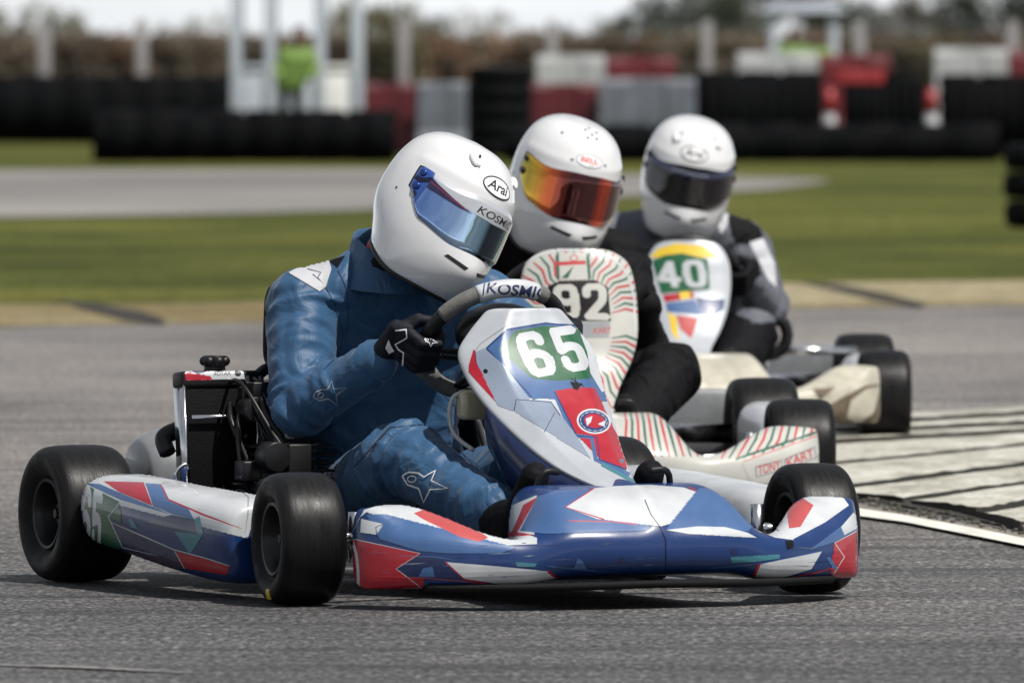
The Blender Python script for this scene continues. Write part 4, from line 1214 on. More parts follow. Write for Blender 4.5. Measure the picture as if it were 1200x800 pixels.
def driver(label, K, J, m, glove_m, cat='driver', amp=.006, vox=.008, thick=1.):
    """J: joints in kart space"""
    root = empty('person', K['root'].location, K['root'].rotation_euler.z)
    tag(root, label, cat, 'kart drivers')
    bm = bmesh.new(); j = {k: V(v) for k, v in J.items() if not isinstance(v, (int, float))}
    def C(*pts): hull_spheres(bm, [(p, r*thick if not isinstance(r, tuple) else r) for p, r in pts])
    C((j['pelvis']+V((0,-.07,0)),.115),(j['pelvis']+V((0,.07,0)),.115),(j['waist']+V((0,-.05,0)),.12),(j['waist']+V((0,.05,0)),.12))
    C((j['waist']+V((0,-.05,0)),.12),(j['waist']+V((0,.05,0)),.12),(j['chest']+V((0,-.085,0)),.115),(j['chest']+V((0,.085,0)),.115))
    sr, sl = j['sh_r'], j['sh_l']
    C((j['chest']+V((0,-.085,0)),.115),(j['chest']+V((0,.085,0)),.115),(sr.lerp(j['neck'],.25),.070),(sl.lerp(j['neck'],.25),.070))
    C((sr,.070),(sr.lerp(j['neck'],.6)+V((-.01,0,.015)),.062)); C((sl,.070),(sl.lerp(j['neck'],.6)+V((-.01,0,.015)),.062))
    C((sr.lerp(j['neck'],.6),.062),(sl.lerp(j['neck'],.6),.062),(j['neck'],.070))
    C((j['neck'],.068),(j['collar'],.064))
    for s in ('r','l'):
        sh, el, wr = j['sh_'+s], j['el_'+s], j['wr_'+s]
        C((sh,.078),(sh.lerp(el,.45),.071)); C((sh.lerp(el,.45),.071),(el,.059)); C((el,.059),(el.lerp(wr,.35),.056)); C((el.lerp(wr,.35),.056),(wr,.040))
        hp, kn, an = j['hip_'+s], j['kn_'+s], j['an_'+s]
        C((hp,.105),(hp.lerp(kn,.5),.092)); C((hp.lerp(kn,.5),.092),(kn,.073)); C((kn,.073),(kn.lerp(an,.35),.068)); C((kn.lerp(an,.35),.068),(an,.052))
    limbs = [(j['pelvis'],j['chest'],.6)]
    for s in ('r','l'):
        limbs += [(j['sh_'+s],j['el_'+s],1),(j['el_'+s],j['wr_'+s],1),(j['hip_'+s],j['kn_'+s],.8),(j['kn_'+s],j['an_'+s],1)]
    body = voxel('racing_suit', bm, vox, m, root, 5, disp=fold_disp(limbs, amp))
    # balaclava and neck between collar and helmet
    bm = bmesh.new(); hull_spheres(bm, [(j['neck']+V((0,0,-.01)),.052),(j['head']+V((-.01,0,-.07)),.058)])
    voxel('balaclava', bm, .007, J_BAL.get(label, F_BLACK), root, 2)
    gl = []
    for s, sd in (('r',-1),('l',1)):
        gl.append(hand(root, J['deg_'+s], sd, K['swC'], J['wr_'+s], J['el_'+s], glove_m))
        boot(root, J['heel_'+s], J['toe_'+s], j['an_'+s]+V((.015,0,-.01)), F_BLACK)
    return root, body, gl
J_BAL = {}

def basic(dx=0., dy=0., dz=0.):
    J = dict(pelvis=(-.25,0,.16), waist=(-.27,0,.29), chest=(-.24,0,.45), sh_r=(-.17,-.20,.575), sh_l=(-.17,.20,.575), neck=(-.15,0,.62), collar=(-.12,0,.67), head=(-.06,0,.76),
        el_r=(-.05,-.30,.40), el_l=(-.05,.30,.40), hip_r=(-.20,-.12,.15), hip_l=(-.20,.12,.15), kn_r=(.20,-.21,.29), kn_l=(.20,.21,.29),
        an_r=(.50,-.13,.17), an_l=(.50,.13,.17), heel_r=(.56,-.13,.085), heel_l=(.56,.13,.085), toe_r=(.68,-.125,.25), toe_l=(.68,.125,.25), deg_r=180, deg_l=0)
    return J
def wrist_for(deg, C, side):
    p = rim_pt(deg, C); o = E1*math.cos(R(deg))+E2*math.sin(R(deg))
    return p + o*.060 - NF*.070 + V((0,0,-.045))

# driver 1
J = basic()
J.update(pelvis=(-.26,-.02,.15), waist=(-.27,-.04,.29), chest=(-.235,-.055,.445), sh_r=(-.17,-.245,.570), sh_l=(-.16,.150,.555), neck=(-.14,-.055,.62), collar=(-.105,-.05,.665), head=(-.02,-.01,.76),
    el_r=(-.06,-.300,.365), wr_r=(.115,-.205,.462), el_l=(-.0,.29,.34), wr_l=(.12,.20,.45), kn_r=(.20,-.195,.272), kn_l=(.20,.20,.272), deg_r=184, deg_l=-4)
LAB1 = 'driver in blue racing suit and white helmet with blue mirror visor, bent over the wheel'
J_BAL[LAB1] = F_RED
D1, B1, G1 = driver(LAB1, K1, J, F_BLUE, F_NAVY, vox=.0065, amp=.006)
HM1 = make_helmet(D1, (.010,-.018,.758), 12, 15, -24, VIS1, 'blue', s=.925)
RAY = px_ray(K1['W'])
b = B1; d4 = crop(300,240,2.5); d8 = crop(380,330,2.58)
def star(fn, ox, oy, s, m, o, rot=0., off=.002, w=1.9):
    pts = [(0,6),(10,0),(26,2),(34,8),(52,-2),(46,14),(72,26),(44,28),(34,48),(26,26),(8,20),(0,6)]
    c, sn = math.cos(rot), math.sin(rot)
    S(o, fn([(ox+(x*c-y*sn)*s, oy+(x*sn+y*c)*s) for x, y in pts]), m, w, off, 4.)
    S(o, fn([(ox+(x*c-y*sn)*s, oy+(x*sn+y*c)*s) for x, y in ring(15,11,7,5,12)]), m, w*.6, off, 4., closed=True)
star(d8, 238, 575, 1.9, W_MARK, b, off=.003)
star(d4, 165, 555, 1.35, G_MARK, b, rot=-.55, off=.003, w=1.4)
D(b, d4([(95,200),(150,172),(215,165),(222,190),(205,240),(185,255),(160,215)]), F_WHITE, .0022)
S(b, d4([(150,190),(190,200),(180,215),(200,235),(165,205)]), K_MARK, 1.4, .0036)
D(b, d4([(10,290),(40,225),(100,190),(165,175),(150,168),(60,190),(0,240)]), F_BLACK, .0018)
D(b, d4([(215,165),(262,150),(240,185)]), F_BLACK, .0022)
# stitched seams
seam = mat('suit seam thread', (.015,.05,.12), rough=.7)
S(b, d4([(205,240),(235,300),(255,380),(245,440),(200,480)]), seam, 1.2, .0016)
S(b, d4([(240,190),(265,240),(270,330),(262,400)]), seam, 1.2, .0016)
S(b, d4([(300,150),(330,190),(400,215)]), seam, 1.4, .0016)
S(b, d8([(90,560),(200,440),(300,430),(420,520),(520,600)]), seam, 1.1, .0016)
g = G1[0]
S(g, d8([(215,148),(248,145),(250,170),(215,190),(225,205),(240,215),(236,260),(242,292)]), W_MARK, 1.7, .0014, 3.)
D(g, d8([(100,300),(165,228),(160,262),(112,310)]), W_MARK, .0014); D(g, d8([(185,200),(195,175),(200,190),(212,210),(195,218)]), W_MARK, .0014)
S(g, d8([(170,300),(180,285),(190,290),(182,315)]), W_MARK, 1., .0014, 3.)
star(d8, 303, 170, .55, W_MARK, g, off=.0014, w=.8)
T(g, 'STARS', d8([(112,312),(160,260),(172,272),(124,326)]), G_MARK, .0016, 3.)

bm = bmesh.new()
add_tube(bm, [V((-.085,-.045,.635))+V((math.cos(t)*.070, math.sin(t)*.082, .035*math.cos(t+.5)-.01)) for t in [2*math.pi*k/14 for k in range(14)]], .028, 14, closed=True, n=3)
link_bm('neck_ring', bm, F_BLACK, D1)  # black ring filling the neck opening inside the collar
bm = bmesh.new(); secs = []
for k in range(33):
    t = 2*math.pi*k/32; c_, s_ = math.cos(t), math.sin(t); lift = -.035*c_ - .012*s_; wv = .004*math.sin(5*t)
    secs.append([V((-.105+c_*r_*.92, -.055+s_*r_, z_+lift*f_)) for r_, z_, f_ in ((.128,.600,.3),(.112+wv,.640,.8),(.102+wv,.682,1.),(.097+wv,.690,1.),(.092+wv,.682,1.),(.100,.640,.8),(.110,.600,.3))])
rings = [[bm.verts.new(p) for p in s_] for s_ in secs[:-1]]
for A, B in zip(rings, rings[1:]+rings[:1]):
    for k in range(6): bm.faces.new((A[k],A[k+1],B[k+1],B[k]))
bmesh.ops.recalc_face_normals(bm, faces=bm.faces)
subsurf(link_bm('collar', bm, F_BLUE, D1), 1)
bm = bmesh.new(); hull_spheres(bm, [(V((-.235,-.250,.575)),.052),(V((-.25,-.252,.47)),.047)]); hull_spheres(bm, [(V((-.235,-.250,.575)),.052),(V((-.22,-.17,.610)),.045)])
voxel('rib_protector', bm, .009, F_BLACK, D1, 3)
bm = bmesh.new(); hull_spheres(bm, [(V((-.075,-.125,.690)),.022),(V((-.075,-.110,.668)),.028),(V((-.05,-.09,.68)),.026)])
voxel('hood', bm, .006, F_RED, D1, 2, disp=lambda co: .004*noise.noise(co*60))
# driver 2, black suit
C2 = K2['swC']
J = basic(); J.update(chest=(-.22,-.01,.445), sh_r=(-.16,-.21,.585), sh_l=(-.16,.185,.565), neck=(-.13,.02,.63), collar=(-.09,.035,.68), head=(-.02,.05,.77),
    el_r=(-.03,-.30,.38), el_l=(.02,.235,.37), kn_l=(.26,.275,.315), kn_r=(.22,-.22,.29))
J['wr_r'] = wrist_for(180, C2, -1); J['wr_l'] = wrist_for(0, C2, 1); J['deg_l'] = 0
LAB2 = 'driver in an all black suit with white helmet and orange mirror visor'
D2, B2, G2 = driver(LAB2, K2, J, F_BLACK, F_BLACK, vox=.010, amp=.007, thick=1.04)
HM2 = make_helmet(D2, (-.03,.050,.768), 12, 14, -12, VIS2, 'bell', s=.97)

# driver 3, grey suit
C3 = K3['swC']
J = basic(); J.update(chest=(-.22,.045,.42), sh_r=(-.16,-.16,.555), sh_l=(-.16,.215,.535), neck=(-.13,.05,.60), collar=(-.10,.05,.645), head=(-.04,.04,.75),
    el_r=(-.05,-.30,.38), el_l=(-.04,.275,.375), kn_l=(.16,.215,.295), kn_r=(.22,-.22,.29))
J['wr_r'] = wrist_for(180, C3, -1); J['wr_l'] = (.110,.222,.445)
LAB3 = 'driver in a grey and black suit with white helmet and dark smoked visor'
D3, B3, G3 = driver(LAB3, K3, J, F_GREY, F_BLACK, vox=.010, amp=.007)
HM3 = make_helmet(D3, (-.03,.050,.748), 0, 14, -10, VIS3, 'dark', s=.97)
B3.data.materials.append(F_BLACK)
for p_ in B3.data.polygons:
    if p_.center.z < .36 and p_.center.x > -.02 and not (p_.center.y > .16 and p_.center.z > .33): p_.material_index = 1
RAY = px_ray(K3['W']); b = B3
D(b, c3([(330,350),(430,420),(440,450),(395,475),(350,470),(335,440),(325,400)]), F_BLACK, .002)
D(b, c3([(285,395),(300,375),(322,372),(320,410),(300,440)]), F_WHITE, .002)
D(b, c3([(395,470),(440,455),(478,540),(485,620),(460,600),(430,540)]), F_WHITE, .002)
D(b, c3([(370,520),(400,550),(440,575),(420,580),(380,560)]), F_BLACK, .002)
D(b, c3([(250,720),(300,690),(400,730),(420,830),(250,830)]), F_BLACK, .002)
# ================================================================= GROUND
def node_mat(name):
    m = bpy.data.materials.new(name); m.use_nodes = True; nt = m.node_tree
    return m, nt, nt.nodes['Principled BSDF'], nt.nodes.new('ShaderNodeTexCoord')
def N_(nt, t, **k):
    n = nt.nodes.new(t)
    for a, b in k.items():
        if a in n.inputs: n.inputs[a].default_value = b
        else: setattr(n, a, b)
    return n
def noise_n(nt, tc, scale, detail=5, mapping=None, rough=.6, dist=0.):
    n = N_(nt, 'ShaderNodeTexNoise', Scale=scale, Detail=detail, Roughness=rough, Distortion=dist)
    if mapping:
        mp = N_(nt, 'ShaderNodeMapping'); mp.inputs['Scale'].default_value = mapping
        nt.links.new(tc.outputs['Object'], mp.inputs['Vector']); nt.links.new(mp.outputs['Vector'], n.inputs['Vector'])
    else: nt.links.new(tc.outputs['Object'], n.inputs['Vector'])
    return n
def ramp(nt, src, stops):
    r = nt.nodes.new('ShaderNodeValToRGB'); e = r.color_ramp.elements
    e[0].position, e[0].color = stops[0][0], (*stops[0][1],1); e[1].position, e[1].color = stops[-1][0], (*stops[-1][1],1)
    for p_, c_ in stops[1:-1]: x = e.new(p_); x.color = (*c_,1)
    nt.links.new(src, r.inputs[0]); return r
def mix(nt, a, b, fac, mode='MIX'):
    n = nt.nodes.new('ShaderNodeMix'); n.data_type = 'RGBA'; n.blend_type = mode
    if isinstance(fac, float): n.inputs['Factor'].default_value = fac
    else: nt.links.new(fac, n.inputs['Factor'])
    nt.links.new(a, n.inputs['A']); nt.links.new(b, n.inputs['B']); return n

def asphalt_mat():
    m, nt, b, tc = node_mat('asphalt')
    fine = noise_n(nt, tc, 70, 4, (1,.35,1), .75)
    agg = N_(nt, 'ShaderNodeTexVoronoi', Scale=95.); mp = N_(nt, 'ShaderNodeMapping'); mp.inputs['Scale'].default_value = (1,.4,1)
    nt.links.new(tc.outputs['Object'], mp.inputs['Vector']); nt.links.new(mp.outputs['Vector'], agg.inputs['Vector'])
    big = noise_n(nt, tc, .9, 5, (.5,.16,1), .6)
    r1 = ramp(nt, fine.outputs['Fac'], [(.36,(.026,.026,.026)),(.50,(.105,.103,.102)),(.66,(.26,.255,.25))])
    r2 = ramp(nt, agg.outputs['Color'], [(0,(.55,.55,.55)),(.8,(1.1,1.1,1.1)),(1,(1.9,1.85,1.8))])
    mx = mix(nt, r1.outputs['Color'], r2.outputs['Color'], 1., 'MULTIPLY')
    r3 = ramp(nt, big.outputs['Fac'], [(.33,(.60,.60,.62)),(.5,(1,1,1)),(.68,(1.32,1.29,1.26))])
    mx2 = mix(nt, mx.outputs['Result'], r3.outputs['Color'], 1., 'MULTIPLY')
    # rubbered-in racing line and skid streaks lying along the bend
    sk = noise_n(nt, tc, 2.2, 6, (.25,2.2,1), .7, .6)
    r4 = ramp(nt, sk.outputs['Fac'], [(.36,(.52,.52,.54)),(.50,(.92,.92,.93)),(.62,(1.15,1.15,1.14))])
    mx3 = mix(nt, mx2.outputs['Result'], r4.outputs['Color'], 1., 'MULTIPLY')
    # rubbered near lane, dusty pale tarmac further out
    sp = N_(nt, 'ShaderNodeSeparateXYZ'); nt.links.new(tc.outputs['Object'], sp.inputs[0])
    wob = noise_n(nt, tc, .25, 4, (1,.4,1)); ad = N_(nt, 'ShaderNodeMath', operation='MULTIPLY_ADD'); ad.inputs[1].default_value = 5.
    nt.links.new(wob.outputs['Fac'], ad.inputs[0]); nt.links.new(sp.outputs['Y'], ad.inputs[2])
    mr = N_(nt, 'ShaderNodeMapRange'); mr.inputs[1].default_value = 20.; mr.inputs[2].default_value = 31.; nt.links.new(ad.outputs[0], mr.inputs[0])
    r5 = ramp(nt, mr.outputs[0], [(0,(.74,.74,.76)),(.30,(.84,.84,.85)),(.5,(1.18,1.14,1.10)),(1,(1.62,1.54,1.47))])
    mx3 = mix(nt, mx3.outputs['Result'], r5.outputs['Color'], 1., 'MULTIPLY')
    nt.links.new(mx3.outputs['Result'], b.inputs['Base Color'])
    b.inputs['Roughness'].default_value = .72; b.inputs['Specular IOR Level'].default_value = .35
    bp = N_(nt, 'ShaderNodeBump', Strength=.6, Distance=.004)
    nt.links.new(fine.outputs['Fac'], bp.inputs['Height']); nt.links.new(bp.outputs['Normal'], b.inputs['Normal'])
    return m
def grass_mat(name, c1, c2, c3):
    m, nt, b, tc = node_mat(name)
    a = noise_n(nt, tc, .55, 6, (.45,.35,1), .65); f = noise_n(nt, tc, 9, 5, (1,.3,1), .7)
    r = ramp(nt, a.outputs['Fac'], [(.36,c1),(.5,c2),(.66,c3)])
    r2 = ramp(nt, f.outputs['Fac'], [(.3,(.6,.6,.6)),(.5,(1,1,1)),(.7,(1.4,1.4,1.3))])
    mx = mix(nt, r.outputs['Color'], r2.outputs['Color'], 1., 'MULTIPLY')
    nt.links.new(mx.outputs['Result'], b.inputs['Base Color'])
    b.inputs['Roughness'].default_value = .9; b.inputs['Specular IOR Level'].default_value = .1
    bp = N_(nt, 'ShaderNodeBump', Strength=.5, Distance=.03); nt.links.new(f.outputs['Fac'], bp.inputs['Height']); nt.links.new(bp.outputs['Normal'], b.inputs['Normal'])
    return m
def sheet(name, pts, m, kind='structure', z=0., thick=0.):
    bm = bmesh.new(); f = bm.faces.new([bm.verts.new((x,y,z)) for x, y in pts]); bm.normal_update()
    if f.normal.z < 0: f.normal_flip()
    if thick:
        r = bmesh.ops.extrude_face_region(bm, geom=[f]); 
        for v in [g for g in r['geom'] if isinstance(g, bmesh.types.BMVert)]: v.co.z -= thick
    bmesh.ops.triangulate(bm, faces=bm.faces, ngon_method='EAR_CLIP')
    o = link_bm(name, bm, m, smooth=False); tag(o, kind=kind); return o
def G(px, py): g = ground(px, py); return (g.x, g.y)

GRASS = grass_mat('grass field', (.028,.036,.006), (.062,.070,.012), (.112,.108,.024))
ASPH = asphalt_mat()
sheet('ground', [(-900,-60),(900,-60),(900,1500),(-900,1500)], grass_mat('far ground', (.05,.06,.015),(.07,.08,.02),(.10,.10,.03)), z=-.012)
# track: broad bend, far edge follows the verge
far = [G(x,y) for x, y in ((-900,392),(-300,388),(0,383),(300,378),(600,370),(900,362),(1200,358),(1600,352),(2200,346))]
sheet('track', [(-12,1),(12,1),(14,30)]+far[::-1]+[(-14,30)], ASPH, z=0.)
# dry verge
vg = grass_mat('dry verge', (.15,.12,.06),(.24,.205,.125),(.34,.31,.23))
top = [G(x,y) for x, y in ((-900,362),(-300,360),(0,358),(150,357),(300,354),(600,345),(900,333),(1200,329),(1600,325),(2200,320))]
sheet('verge', far+top[::-1], vg, z=.004)
g2 = [G(x,y) for x, y in ((-1400,120),(2600,120))]
sheet('grass', [(-14,top[0][1])]+top+[(20,top[-1][1]),(60,140),(60,175),(-60,175),(-60,60)], GRASS, z=-.004)
# ruts cut across the verge
rut = mat('bare earth', (.018,.014,.010), rough=.95, noise_amt=.4, noise_scale=3, bump=.4)
def rutm(pts, ws, nm='rut'):
    bm = flat_stroke([G(*p_) for p_ in pts], ws)
    for v in bm.verts: v.co.z = .008
    for f in bm.faces:
        f.normal_update()
        if f.normal.z < 0: f.normal_flip()
    tag(link_bm(nm, bm, rut), kind='structure')
for pts in ([(60,352),(110,357),(165,366),(195,377),(188,381),(150,378),(110,367)], [(930,331),(985,335),(1040,346),(1086,358),(1075,362),(1025,353),(975,341)]):
    tag(sheet('rut', [G(*p_) for p_ in pts], rut, z=.008), kind='structure')
# second loop of the circuit beyond the grass
trk2 = [(-900,200),(0,200),(430,198),(700,204),(960,210),(975,213),(900,222),(700,232),(430,246),(300,250),(0,255),(-900,262)]
FARASPH, nt, b_, tc = node_mat('far asphalt')
f1 = noise_n(nt, tc, .35, 6, (.3,.25,1), .7); r_ = ramp(nt, f1.outputs['Fac'], [(.35,(.12,.115,.11)),(.55,(.19,.18,.17)),(.7,(.27,.25,.235))]); nt.links.new(r_.outputs['Color'], b_.inputs['Base Color']); b_.inputs['Roughness'].default_value = .8
sheet('far_track', [G(*p_) for p_ in trk2], FARASPH, z=.004)

# ---- concrete kerb of radial slabs
CONC, nt, b_, tc = node_mat('kerb concrete')
c1 = noise_n(nt, tc, 4, 8, (1,.35,1), .75); c2 = noise_n(nt, tc, 45, 5, (1,.3,1), .7)
r_ = ramp(nt, c1.outputs['Fac'], [(.32,(.14,.13,.11)),(.47,(.36,.35,.30)),(.6,(.50,.49,.44)),(.75,(.60,.59,.55))])
r2_ = ramp(nt, c2.outputs['Fac'], [(.3,(.55,.53,.48)),(.48,(1,1,1)),(.7,(1.15,1.15,1.13))])
mx = mix(nt, r_.outputs['Color'], r2_.outputs['Color'], 1., 'MULTIPLY'); nt.links.new(mx.outputs['Result'], b_.inputs['Base Color'])
b_.inputs['Roughness'].default_value = .8
bp = N_(nt, 'ShaderNodeBump', Strength=.8, Distance=.008); nt.links.new(c2.outputs['Fac'], bp.inputs['Height']); nt.links.new(bp.outputs['Normal'], b_.inputs['Normal'])
DARKGAP = mat('kerb joint dirt', (.022,.020,.016), rough=.95, noise_amt=.5, noise_scale=30)
lines = [((915,487),(1065,488),(1200,481),(1500,468)),((915,498),(1055,500),(1200,491),(1500,475)),((918,512),(1050,510),(1200,503),(1500,488)),
         ((920,528),(1000,524),(1200,512),(1500,496)),((935,555),(975,550),(1200,527),(1500,505)),((965,580),(997,577),(1200,551),(1500,524)),((1065,592),(1068,592),(1200,572),(1500,540)),((1120,602),(1150,607),(1200,598),(1500,560)),((1190,620),(1200,624),(1215,621),(1500,585)),((1300,650),(1320,652),(1400,640),(1500,625))]
bm = bmesh.new(); rnd = random.Random(3)
base = [G(*p_) for p_ in ((900,492),(1200,487),(1520,474),(1520,633),(1330,650),(1200,622.5),(1110,604),(1030,589.5),(990,576),(960,576))]
bs = sheet('kerb_bed', base, DARKGAP, z=.006, thick=.006)
for A, B in zip(lines[:-1], lines[1:]):
    P0 = [V((*G(*p_),0)) for p_ in A]; P1 = [V((*G(*p_),0)) for p_ in B]
    n_ = 40; up_, lo_ = [], []
    def along(P_, t):
        L_ = [(P_[i+1]-P_[i]).length for i in range(len(P_)-1)]; s_ = t*sum(L_)
        for i, l in enumerate(L_):
            if s_ <= l or i == len(L_)-1: return P_[i].lerp(P_[i+1], min(1, s_/l))
            s_ -= l
    ph = rnd.random()*9; rise = rnd.choice((.021,.024,.027))
    rows = []
    for k_ in range(n_+1):
        t = k_/n_; a = along(P0, t); c = along(P1, t); d_ = a-c
        g_ = min(.05, d_.length*.06)/max(d_.length,.01)
        j1 = .35*g_*noise.noise(V((t*14, ph, 0))); j2 = .6*g_*noise.noise(V((t*20, ph+5, 0)))
        row = []
        for q_ in range(9):
            u = q_/8; pt = c + d_*((g_+j2) + (1-2*g_+j1-j2)*u)
            z_ = rise-(rise-.014)*u+.002*noise.noise(pt*1.7)+.0012*noise.noise(pt*9)
            if q_ == 0: z_ -= .003+.004*noise.noise(pt*14)
            row.append(bm.verts.new((pt.x, pt.y, z_)))
        rows.append([bm.verts.new((row[0].co.x,row[0].co.y-.012,.004))]+row+[bm.verts.new((row[-1].co.x,row[-1].co.y+.004,.002))])
    for r0, r1 in zip(rows[:-1], rows[1:]):
        for q_ in range(len(r0)-1):
            f = bm.faces.new((r0[q_],r1[q_],r1[q_+1],r0[q_+1]))
            if q_ == 0: f.material_index = 1
    bm.faces.new([v for v in rows[0]][::-1]).material_index = 1; bm.faces.new(rows[-1]).material_index = 1
bmesh.ops.recalc_face_normals(bm, faces=bm.faces)
tag(autosmooth(link_bm('kerb', bm, [CONC, DARKGAP])), kind='structure')
bm = bmesh.new(); rs = random.Random(5)
edge = [G(*p_) for p_ in ((985,577),(1000,581),(1030,593),(1110,608),(1200,625),(1330,653))]
for _ in range(300):
    k_ = rs.randrange(len(edge)-1); t_ = rs.random(); a_, b_ = V((*edge[k_],0)), V((*edge[k_+1],0)); p_ = a_.lerp(b_, t_)
    rr_ = rs.uniform(.002,.006)
    add_sphere(bm, p_+V((rs.gauss(0,.03), rs.gauss(0,.07)-.02, rr_*.5+.004)), (rr_*rs.uniform(.8,1.9), rr_*1.5, rr_*.8), 6)
tag(link_bm('gravel', bm, mat('loose kerb grit', (.07,.066,.055), rough=.95, noise_amt=.7, noise_scale=25), smooth=False), 'loose grit and crumbs along the broken kerb edge', 'gravel', kind='stuff')
# sandy gutter and the painted edge line
sheet('gutter', [G(*p_) for p_ in ((985,588),(1030,597),(1110,611),(1200,627),(1400,672),(1400,705),(1200,637),(1110,618),(1030,606),(980,596))], mat('gutter sand', (.17,.155,.13), rough=.95, noise_amt=.35, noise_scale=12, stretch=(1,.3,1)), z=.004)
LINE = mat('road line paint', (.62,.61,.56), rough=.7, noise_amt=.18, noise_scale=14, stretch=(1,.3,1))
sheet('edge_line', [G(*p_) for p_ in ((960,592),(1000,598),(1060,607),(1130,620),(1200,634),(1400,684),(1400,698),(1200,643),(1130,629),(1060,615),(1000,607),(960,601))], LINE, z=.008)
mk = flat_stroke([G(-40,779),(G(90,783)),(G(230,790))], [.01,.05,.01])
for v in mk.verts: v.co.z = .004
for f in mk.faces:
    f.normal_update()
    if f.normal.z < 0: f.normal_flip()
tag(link_bm('tyre_scrape', mk, mat('scraped asphalt', (.17,.165,.16), rough=.8, noise_amt=.8, noise_scale=40)), kind='structure')

# ================================================================= BARRIERS
FAR_RUB = mat('weathered tyre rubber', (.0025,.003,.004), spec=.12, rough=.8, noise_amt=.3, noise_scale=6)
GREY_B = mat('grey barrier plastic', (.12,.135,.16), rough=.5, noise_amt=.25, noise_scale=3)
RED_D = mat('dark red plastic', (.085,.006,.012), rough=.5, noise_amt=.25, noise_scale=3)
RED_B = mat('faded red plastic', (.11,.009,.014), rough=.5, noise_amt=.25, noise_scale=3)
WHT_B = mat('dirty white plastic', (.36,.37,.38), rough=.5, noise_amt=.2, noise_scale=3)
def tyre_mesh(r=.29, h=.2):
    bm = bmesh.new()
    prof = [(r*.58,-h*.38),(r*.66,-h*.48),(r*.88,-h*.46),(r*.98,-h*.3),(r,0),(r*.98,h*.3),(r*.88,h*.46),(r*.66,h*.48),(r*.58,h*.38),(r*.56,0)]
    add_lathe(bm, prof, Matrix.Rotation(R(90),4,'X'), 24, closed=True)
    bmesh.ops.recalc_face_normals(bm, faces=bm.faces)
    return bm
proto = None; stack_n = 0
def tyre_stack(x, y, n, label, group, rr=.29, h=.2, m=FAR_RUB, mtop=None):
    global proto
    e = empty('tyre_stack', (x, y, 0), random.random()*6); tag(e, label, 'tyre stack', group)
    for k in range(n):
        if proto is None: t = link_bm('tyre', tyre_mesh(), m, e); proto = t
        else: t = proto.copy(); COL.objects.link(t); t.parent = e
        t.location = (random.uniform(-.008,.008), random.uniform(-.008,.008), h*(k+.5)); t.scale = (rr/.29, rr/.29, h/.2)
def XD(px, D_): return (px-600)*D_/FPX
def row(x0, x1, D_, n, label, group, D2=None, rr=None, h=.2, cnt=None):
    a, b = XD(x0, D_), XD(x1, D2 or D_); w = b-a
    cnt = cnt or max(1, round(w/.58)); r_ = rr or w/cnt/2
    for i in range(cnt):
        t = (i+.5)/cnt; tyre_stack(a+w*t, D_+((D2 or D_)-D_)*t, n, label, group, r_, h)
row(108,465,118.5,3,'low black tyre stack in the row in front of the white marshal hut','low tyre stacks before the marshal hut', h=.205)
row(-60,108,155,5,'black tyre stack in the far wall at the left, beside the marshal hut','far left tyre wall', h=.2)
row(108,282,150,5,'black tyre stack in the far wall at the left, beside the marshal hut','far left tyre wall', h=.2)
row(590,1172,118.5,2,'low black tyre stack in the long row behind the drivers','long low row of tyre stacks', h=.225)
row(815,965,126,5,'tall black tyre stack between the grey barrier block and the red posts','tall black tyre stacks', h=.212)
row(988,1080,126,5,'tall black tyre stack between the two red and white marker posts','tall black tyre stacks between posts', h=.205)
row(1100,1240,126,5,'tall black tyre stack at the right, under the white blocks','tall black tyre stacks at the right', h=.205)
row(548,625,126,5,'tall black tyre stack behind the helmets, beside the red block','tall black tyre stacks behind helmets', h=.225)
row(425,1200,143,4,'black tyre stack in the rearmost row below the pale fence posts','rearmost tyre row', h=.225, cnt=14)
tyre_stack(XD(1228,68.5), 68.5, 3, 'black tyre stack standing alone at the right edge of the grass', None, .30, .19)

def belt(x0, x1, D_, h, label, D2=None):
    a, b = XD(x0, D_), XD(x1, D_); n_ = 40; bm = bmesh.new(); secs = []
    for k in range(n_+1):
        x = a+(b-a)*k/n_; y = D_-.36+.035*math.sin(k*1.3)+.02*noise.noise(V((k*.4,D_,0))); hh = h*(1+.025*noise.noise(V((k*.3,2,D_))))
        secs.append([(x,y,.01),(x,y-.008,.01),(x,y-.02+.01,hh*.5),(x,y-.008,hh),(x,y,hh),(x,y+.01,hh*.5)])
    add_loft(bm, secs); bmesh.ops.recalc_face_normals(bm, faces=bm.faces)
    tag(link_bm('rubber_belt', bm, mat('conveyor rubber', (.0018,.0022,.003), rough=.8, spec=.08, noise_amt=.4, noise_scale=3)), label, 'rubber belt', 'belts facing the tyre barriers')
belt(110,463,118.5,.56,'black rubber belt facing the low tyre row before the marshal hut')
belt(-60,280,149.5,.93,'black rubber belt facing the far tyre wall at the left')
belt(592,1170,118.5,.38,'long black rubber belt facing the low tyre row behind the drivers')
belt(986,1082,125.9,.92,'black rubber belt on the tall tyres between the two marker posts')
belt(1100,1245,125.9,.95,'black rubber belt on the tall tyres at the right edge')
belt(818,962,125.9,1.0,'black rubber belt on the tall tyres left of the left marker post')
